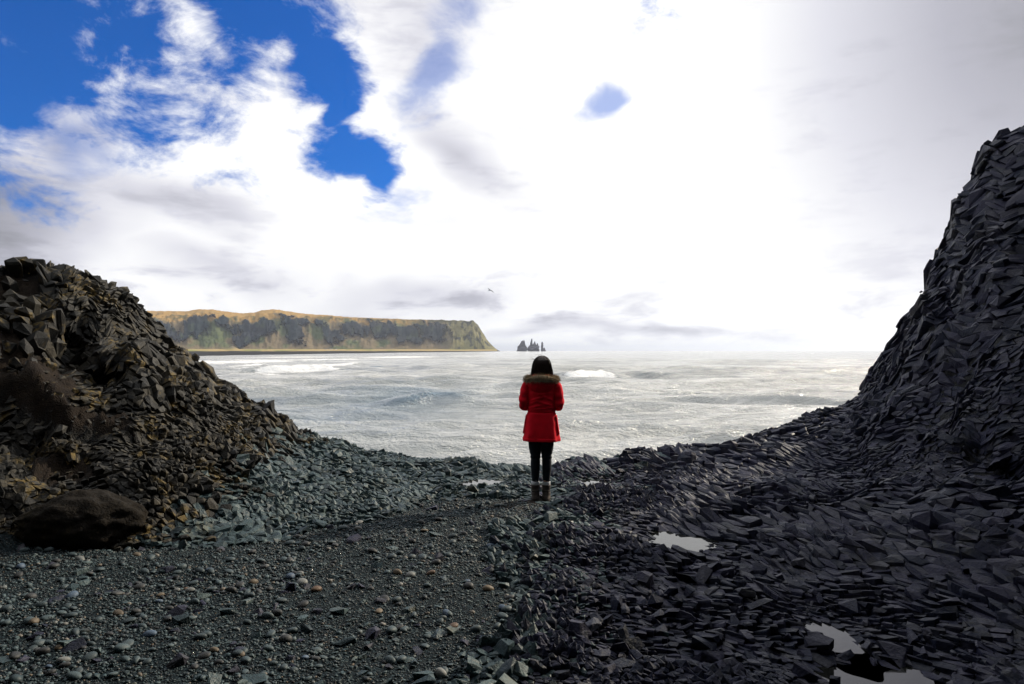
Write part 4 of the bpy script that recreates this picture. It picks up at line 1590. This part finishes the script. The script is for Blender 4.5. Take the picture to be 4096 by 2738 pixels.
# leggings
legs = []
for s, keys in ((-1, [(0.198, -0.060, 0, .037, .043), (0.27, -0.060, -.006, .044, .050), (0.37, -0.0625, -.010, .054, .060), (0.46, -0.062, -.002, .054, .058), (0.51, -0.0625, 0, .0595, .062), (0.58, -0.068, 0, .071, .072), (0.70, -0.072, 0, .078, .084), (0.82, -0.07, 0, .074, .09)]),
                (1, [(0.198, 0.064, 0.012, .039, .043), (0.27, 0.066, .006, .045, .050), (0.37, 0.0685, .002, .054, .060), (0.46, 0.0665, .008, .055, .058), (0.51, 0.064, .008, .0595, .062), (0.58, 0.069, .006, .071, .072), (0.70, 0.072, 0, .078, .084), (0.82, 0.07, 0, .074, .09)])):
    wr = lambda p, t, ri: 0.0035 * math.sin(p.z * 120 + 2 * math.sin(t)) * math.exp(-((p.z - 0.49) / 0.05) ** 2) + 0.003 * math.sin(p.z * 150 + t) * math.exp(-((p.z - 0.22) / 0.04) ** 2)
    o = wp('legging', loft(interp_rings(keys, 44, 2.0), 28, disp=wr), M_legg)

# socks and boots
for s, cx_, cy_ in ((-1, -0.060, 0.0), (1, 0.064, 0.012)):
    rb = lambda p, t, ri: 0.0022 * math.sin(t * 18) + 0.002 * math.sin(p.z * 500)
    o = wp('sock', loft(interp_rings([(0.14, cx_, cy_, .040, .046), (0.172, cx_, cy_, .0445, .049), (0.198, cx_, cy_, .0465, .051), (0.208, cx_, cy_, .043, .047)], 14, 2.0), 44, disp=rb), M_sock)
    cr = lambda p, t, ri: 0.003 * math.sin(p.z * 95 + 1.2 * math.sin(t + s)) * (1 if p.z < 0.15 else 0.3)
    keys = [(0.022, cx_, cy_ + 0.055, .046, .128), (0.045, cx_, cy_ + 0.05, .047, .125), (0.068, cx_, cy_ + 0.030, .0465, .098), (0.09, cx_, cy_ + 0.006, .0455, .066), (0.115, cx_, cy_ - .002, .0440, .055), (0.145, cx_, cy_ - .002, .0450, .054), (0.163, cx_, cy_ - .002, .0490, .057), (0.170, cx_, cy_ - .002, .0475, .055)]
    bt = wp('boot', loft(interp_rings(keys, 34, 2.2), 32, disp=cr), M_boot)
    sl = wp('sole', loft(interp_rings([(-0.004, cx_, cy_ + 0.056, .047, .130), (0.006, cx_, cy_ + 0.056, .051, .135), (0.024, cx_, cy_ + 0.056, .0495, .133)], 6, 2.4), 32), M_sole, bt)
    hs = wp('heel_strap', loft(interp_rings([(0.096, cx_, cy_ - .002, .0475, .0640), (0.104, cx_, cy_ - .003, .0485, .0625), (0.112, cx_, cy_ - .002, .0470, .058)], 5, 2.0), 28, False, False), M_sole, bt)
    cf = wp('cuff', loft(interp_rings([(0.150, cx_, cy_ - .002, .0490, .0575), (0.160, cx_, cy_ - .002, .0520, .060), (0.174, cx_, cy_ - .002, .0505, .0585)], 6, 2.0), 28, False, False), M_boot, bt, solidify=0.004)


# coat: flared skirt, waist, back with drag folds
def folds(p, t, ri):
    x_, z_ = p.x, p.z
    up_ = math.exp(-((z_ - 1.12) / 0.09) ** 2)
    f = 0.0
    for (fx, fz, slope, w_, a_) in [(-0.05, 1.155, 0.35, .011, .010), (0.05, 1.10, -0.30, .012, .011), (-0.03, 1.075, 0.25, .010, .011), (0.07, 1.165, -0.45, .010, .008), (0.0, 1.045, 0.10, .009, .009), (0.09, 1.06, -0.2, .009, .009), (-0.09, 1.11, 0.5, .010, .009), (0.03, 1.21, 0.1, .012, .005)]:
        d = z_ - fz - slope * (x_ - fx)
        f += a_ * math.exp(-(d / w_) ** 2) * math.exp(-((x_ - fx) / 0.09) ** 2)
    f -= 0.006 * math.exp(-((z_ - 1.0) / 0.008) ** 2)                       # waist seam
    sk_ = max(0.0, (1.0 - z_) / 0.32)
    f += sk_ * (0.007 * math.sin(t * 5 + 0.6) + 0.004 * math.sin(t * 9 + 2.0))
    f += 0.004 * float(vnoise(np.array(x_ * 16), np.array(p.y * 16), np.array(z_ * 16)))
    f -= 0.004 * math.exp(-(x_ / 0.004) ** 2) * (1 if p.y < 0 and 1.0 < z_ < 1.2 else 0)   # centre back seam
    return f


coat_keys = [(0.676, 0.0, 0.0, .213, .150), (0.70, 0.0, 0.0, .211, .149), (0.80, 0.0, 0.0, .196, .142), (0.90, 0.0, 0.0, .180, .130), (1.0, 0.0, 0.0, .163, .114), (1.06, 0.0, 0.0, .157, .110), (1.14, 0.0, 0.0, .158, .112),
             (1.22, 0.0, -.004, .168, .112), (1.28, 0.0, -.006, .172, .104), (1.325, 0.0, -.006, .155, .090), (1.36, 0.0, -.004, .110, .078), (1.395, 0.0, 0.0, .075, .070)]
coat = wp('coat', loft(interp_rings(coat_keys, 110, 2.25), 96, False, True, folds), M_red, solidify=0.008)
wp('hem', loft(interp_rings([(0.674, 0, 0, .2145, .1515), (0.690, 0, 0, .2155, .1525), (0.708, 0, 0, .2125, .1505)], 6, 2.25), 96, False, False,
               lambda p, t, ri: 0.0075 * math.sin(t * 5 + 0.6) + 0.004 * math.sin(t * 9 + 2.0)), M_red, coat, solidify=0.003)
for s in (-1, 1):
    sd = lambda p, t, ri: 0.006 * math.sin(p.z * 62 + 2.0 * math.sin(t) + s) * (0.4 + 0.6 * math.exp(-((p.z - 1.10) / 0.09) ** 2)) + 0.003 * float(vnoise(np.array(p.x * 30), np.array(p.y * 30), np.array(p.z * 30)))
    wp('sleeve', tube([(s * 0.120, -0.004, 1.335), (s * 0.168, -0.010, 1.285), (s * 0.192, -0.022, 1.18), (s * 0.200, -0.020, 1.09), (s * 0.185, 0.03, 1.066), (s * 0.14, 0.12, 1.085), (s * 0.088, 0.195, 1.105)],
                      [.052, .064, .060, .056, .054, .048, .040], 28, 1.0, sd), M_red, coat)
    wp('cuff', tube([(s * 0.100, 0.178, 1.100), (s * 0.092, 0.190, 1.103), (s * 0.084, 0.202, 1.106)], [.043, .045, .042], 24), M_red, coat)
    # patch pocket with flap standing off the hip
    pk = []
    for z_ in np.linspace(0.755, 0.965, 8):
        hw = np.interp(z_, [k_[0] for k_ in coat_keys], [k_[3] for k_ in coat_keys])
        for y_ in np.linspace(-0.05, 0.07, 7):
            rx_ = hw * (max(0.0, 1 - abs(y_ / 0.15) ** 2.25)) ** (1 / 2.25)
            pk.append((s * (rx_ + 0.006), y_, z_))
    F = [(i * 7 + k_, i * 7 + k_ + 1, (i + 1) * 7 + k_ + 1, (i + 1) * 7 + k_) for i in range(7) for k_ in range(6)]
    po = wp('pocket', (pk, F), M_red, coat)
    md = po.modifiers.new('thickness', 'SOLIDIFY')
    md.thickness = 0.007
    md.offset = 0

# hood lying on the back
def hood_fn():
    V, F = [], []
    nu_, nv_ = 48, 26
    for i in range(nv_):
        a = -math.pi / 2 + math.pi * i / (nv_ - 1)
        for k_ in range(nu_):
            t = 2 * math.pi * k_ / nu_
            x_ = 0.158 * math.cos(a) * math.cos(t)
            y_ = 0.070 * math.cos(a) * math.sin(t)
            z_ = 0.125 * math.sin(a)
            w_ = 1 + 0.03 * math.sin(t * 3 + z_ * 40) + 0.02 * math.sin(z_ * 90 + x_ * 30)
            V.append((x_ * w_, y_ * w_ - 0.075, 1.325 + z_ - 0.25 * x_ * x_ * (-1 if z_ < 0 else 0) * 4))
    for i in range(nv_ - 1):
        for k_ in range(nu_):
            F.append((i * nu_ + k_, i * nu_ + (k_ + 1) % nu_, (i + 1) * nu_ + (k_ + 1) % nu_, (i + 1) * nu_ + k_))
    return V, F


hood = wp('hood', hood_fn(), M_red)
# fur trim: a thick ring with several thousand hairs
fr_ = random.Random(3)


def fur_pt(t, a, k=1.0):
    droop = -0.018 * abs(math.cos(t)) ** 2
    cx_, cy_ = 0.163 * math.cos(t), 0.115 * math.sin(t) - 0.020
    mn = (0.040 + 0.006 * math.sin(t * 3)) * k
    return Vector((cx_ + mn * math.cos(a) * math.cos(t), cy_ + mn * math.cos(a) * math.sin(t), 1.388 + droop + mn * 1.05 * math.sin(a)))


V, F = [], []
for i in range(40):
    for k_ in range(14):
        V.append(tuple(fur_pt(2 * math.pi * i / 40, 2 * math.pi * k_ / 14, 0.85)))
for i in range(40):
    for k_ in range(14):
        F.append((i * 14 + k_, ((i + 1) % 40) * 14 + k_, ((i + 1) % 40) * 14 + (k_ + 1) % 14, i * 14 + (k_ + 1) % 14))
fur = wp('fur_trim', (V, F), M_fur, hood)
V, F = [], []
for _ in range(9000):
    t, a = fr_.uniform(0, 6.283), fr_.uniform(0, 6.283)
    p0 = fur_pt(t, a, 0.8)
    p1 = fur_pt(t, a, 1.25)
    d = (p1 - p0).normalized() * fr_.uniform(0.016, 0.036)
    d += Vector((fr_.gauss(0, .007), fr_.gauss(0, .007), fr_.gauss(0, .007) - 0.004))
    side = d.cross(Vector((fr_.gauss(0, 1), fr_.gauss(0, 1), fr_.gauss(0, 1)))).normalized() * 0.0013
    b0 = len(V)
    V += [tuple(p0 - side), tuple(p0 + side), tuple(p0 + d)]
    F.append((b0, b0 + 1, b0 + 2))
o = wp('fur_hair', (V, F), M_fur, fur)
tag(o, kind='stuff')

# hair: a shoulder-length bob of combed locks
hair_keys = [(1.405, 0.004, -0.012, .108, .085), (1.43, 0.004, -0.012, .121, .098), (1.465, 0.003, -0.010, .119, .104), (1.51, 0.0, -0.006, .109, .106), (1.555, 0.0, -0.004, .099, .104), (1.595, 0.0, -0.002, .082, .092), (1.622, 0.0, 0.0, .060, .068), (1.638, 0.0, 0.0, .034, .040), (1.645, 0.0, 0.0, .008, .010)]
comb = lambda p, t, ri: 0.004 * math.sin(t * 13 + p.z * 9) + 0.0028 * math.sin(t * 29 + p.z * 22) + 0.0015 * math.sin(t * 61)
hair = wp('hair', loft(interp_rings(hair_keys, 40, 2.0), 120, True, True, comb), M_hair)
V, F = [], []


def ribbon(pts, w0):
    b0 = len(V)
    n_ = len(pts)
    for i, p in enumerate(pts):
        tg = (pts[min(i + 1, n_ - 1)] - pts[max(i - 1, 0)]).normalized()
        sd = tg.cross(Vector((0, -1, 0.15)))
        sd = (sd.normalized() if sd.length > 1e-4 else Vector((1, 0, 0))) * w0 * (1 - 0.8 * i / (n_ - 1))
        V.extend([tuple(p - sd), tuple(p + sd)])
    for i in range(n_ - 1):
        F.append((b0 + 2 * i, b0 + 2 * i + 1, b0 + 2 * i + 3, b0 + 2 * i + 2))


hk = np.array(hair_keys)
for _ in range(900):
    t = fr_.uniform(0, 6.283)
    z0, z1 = fr_.uniform(1.56, 1.635), fr_.uniform(1.40, 1.47)
    pts_ = []
    drift = fr_.gauss(0, .12)
    off_ = fr_.uniform(0.0, 0.007)
    for i in range(7):
        z_ = z0 + (z1 - z0) * i / 6
        cx_, cy_, rx_, ry_ = (np.interp(z_, hk[:, 0], hk[:, c]) for c in (1, 2, 3, 4))
        tt_ = t + drift * i / 6
        pts_.append(Vector((cx_ + (rx_ + off_) * math.cos(tt_), cy_ + (ry_ + off_) * math.sin(tt_), z_)))
    ribbon(pts_, 0.0022)
for (a, b_, c_, d_) in [((-.07, 0, 1.60), (-.10, -.01, 1.607), (-.125, -.01, 1.622), (-.145, -.01, 1.634)), ((-.08, 0, 1.595), (-.105, 0, 1.600), (-.13, -.01, 1.603), (-.15, -.01, 1.602)),
                        ((-.03, 0, 1.64), (-.045, 0, 1.650), (-.06, 0, 1.652), (-.08, 0, 1.648)), ((-.105, -.02, 1.46), (-.125, -.02, 1.450), (-.142, -.02, 1.452), (-.155, -.02, 1.445)),
                        ((-.11, -.02, 1.45), (-.128, -.02, 1.440), (-.14, -.02, 1.438), (-.148, -.02, 1.428)), ((.0, 0, 1.642), (-.01, 0, 1.655), (-.03, 0, 1.660), (-.05, 0, 1.657)),
                        ((.10, 0, 1.50), (.118, 0, 1.48), (.126, 0, 1.455), (.138, 0, 1.44))]:
    ribbon([Vector(q) for q in (a, b_, c_, d_)], 0.0022)
o = wp('hair_lock', (V, F), M_hair, hair, smooth=False)
tag(o, kind='stuff')

# ------------------------------------------------------------------ gull over the sea
BY_ = 90.0
gull = empty('seagull', ((489.8 - CX) / FPX * BY_, BY_, EYE + (HY - 290.6) / FPX * BY_))
tag(gull, 'single seagull gliding with banked wings above the headland', 'seagull')
M_gdark = solid('gull_dark', (0.02, 0.02, 0.022), 0.9, 0.1)
M_gwhite = solid('gull_pale', (0.30, 0.34, 0.40), 0.7)
V, F = tube([(-0.24, 0, -0.02), (-0.14, 0, 0.0), (0.0, 0, 0.02), (0.12, 0, 0.03), (0.18, 0, 0.04), (0.22, 0, 0.04)], [0.012, 0.045, 0.065, 0.045, 0.035, 0.012], 12)
wp('body', (V, F), M_gwhite, gull)
wp('tail', ([(-0.20, 0, 0.0), (-0.32, -0.05, -0.02), (-0.33, 0.05, -0.02), (-0.20, 0, -0.02), (-0.32, -0.05, -0.03), (-0.33, 0.05, -0.03)], [(0, 1, 2), (5, 4, 3), (0, 3, 4, 1), (1, 4, 5, 2), (2, 5, 3, 0)]), M_gwhite, gull)
wp('beak', ([(0.20, -0.012, 0.045), (0.20, 0.012, 0.045), (0.20, 0, 0.028), (0.255, 0, 0.03)], [(0, 1, 3), (1, 2, 3), (2, 0, 3), (0, 2, 1)]), M_gdark, gull)
for pts_ in ([(-0.02, 0.02, 0.05), (-0.05, 0.10, 0.17), (-0.17, 0.20, 0.25), (-0.29, 0.30, 0.37)], [(0.05, -0.02, 0.03), (0.20, -0.12, 0.03), (0.32, -0.22, -0.10), (0.53, -0.32, -0.28)]):
    V, F = [], []
    for i, p in enumerate(pts_):
        ch = [0.14, 0.13, 0.10, 0.03][i]
        x_, y_, z_ = p
        V += [(x_ + ch * .45, y_ + ch * 0.3, z_ + .004), (x_ - ch * .55, y_ - ch * 0.3, z_ + .002), (x_ - ch * .5, y_ - ch * .3, z_ - .012), (x_ + ch * .45, y_ + ch * .3, z_ - .016)]
    for i in range(3):
        for k_ in range(4):
            F.append((i * 4 + k_, i * 4 + (k_ + 1) % 4, (i + 1) * 4 + (k_ + 1) % 4, (i + 1) * 4 + k_))
    F += [(0, 1, 2, 3), (15, 14, 13, 12)]
    wp('wing', (V, F), M_gdark, gull, smooth=False)

# ------------------------------------------------------------------ sea haze
M_haze = bpy.data.materials.new('sea_haze')
M_haze.use_nodes = True
M_haze.node_tree.nodes.clear()
hn = NT(M_haze.node_tree)
ho = hn.node('ShaderNodeOutputMaterial')
hv = hn.node('ShaderNodeVolumePrincipled')
hv.inputs['Color'].default_value = (0.76, 0.84, 1.0, 1)
hv.inputs['Density'].default_value = 3.2e-5
hv.inputs['Anisotropy'].default_value = 0.5
hn.l.new(hv.outputs[0], ho.inputs['Volume'])
x0, x1, y0, y1, z0, z1 = -65000, 65000, -200, 62000, -9, 420
o = mesh_obj('haze', [(x0, y0, z0), (x1, y0, z0), (x1, y1, z0), (x0, y1, z0), (x0, y0, z1), (x1, y0, z1), (x1, y1, z1), (x0, y1, z1)],
             [(3, 2, 1, 0), (4, 5, 6, 7), (0, 1, 5, 4), (1, 2, 6, 5), (2, 3, 7, 6), (3, 0, 4, 7)], M_haze)
tag(o, kind='stuff')
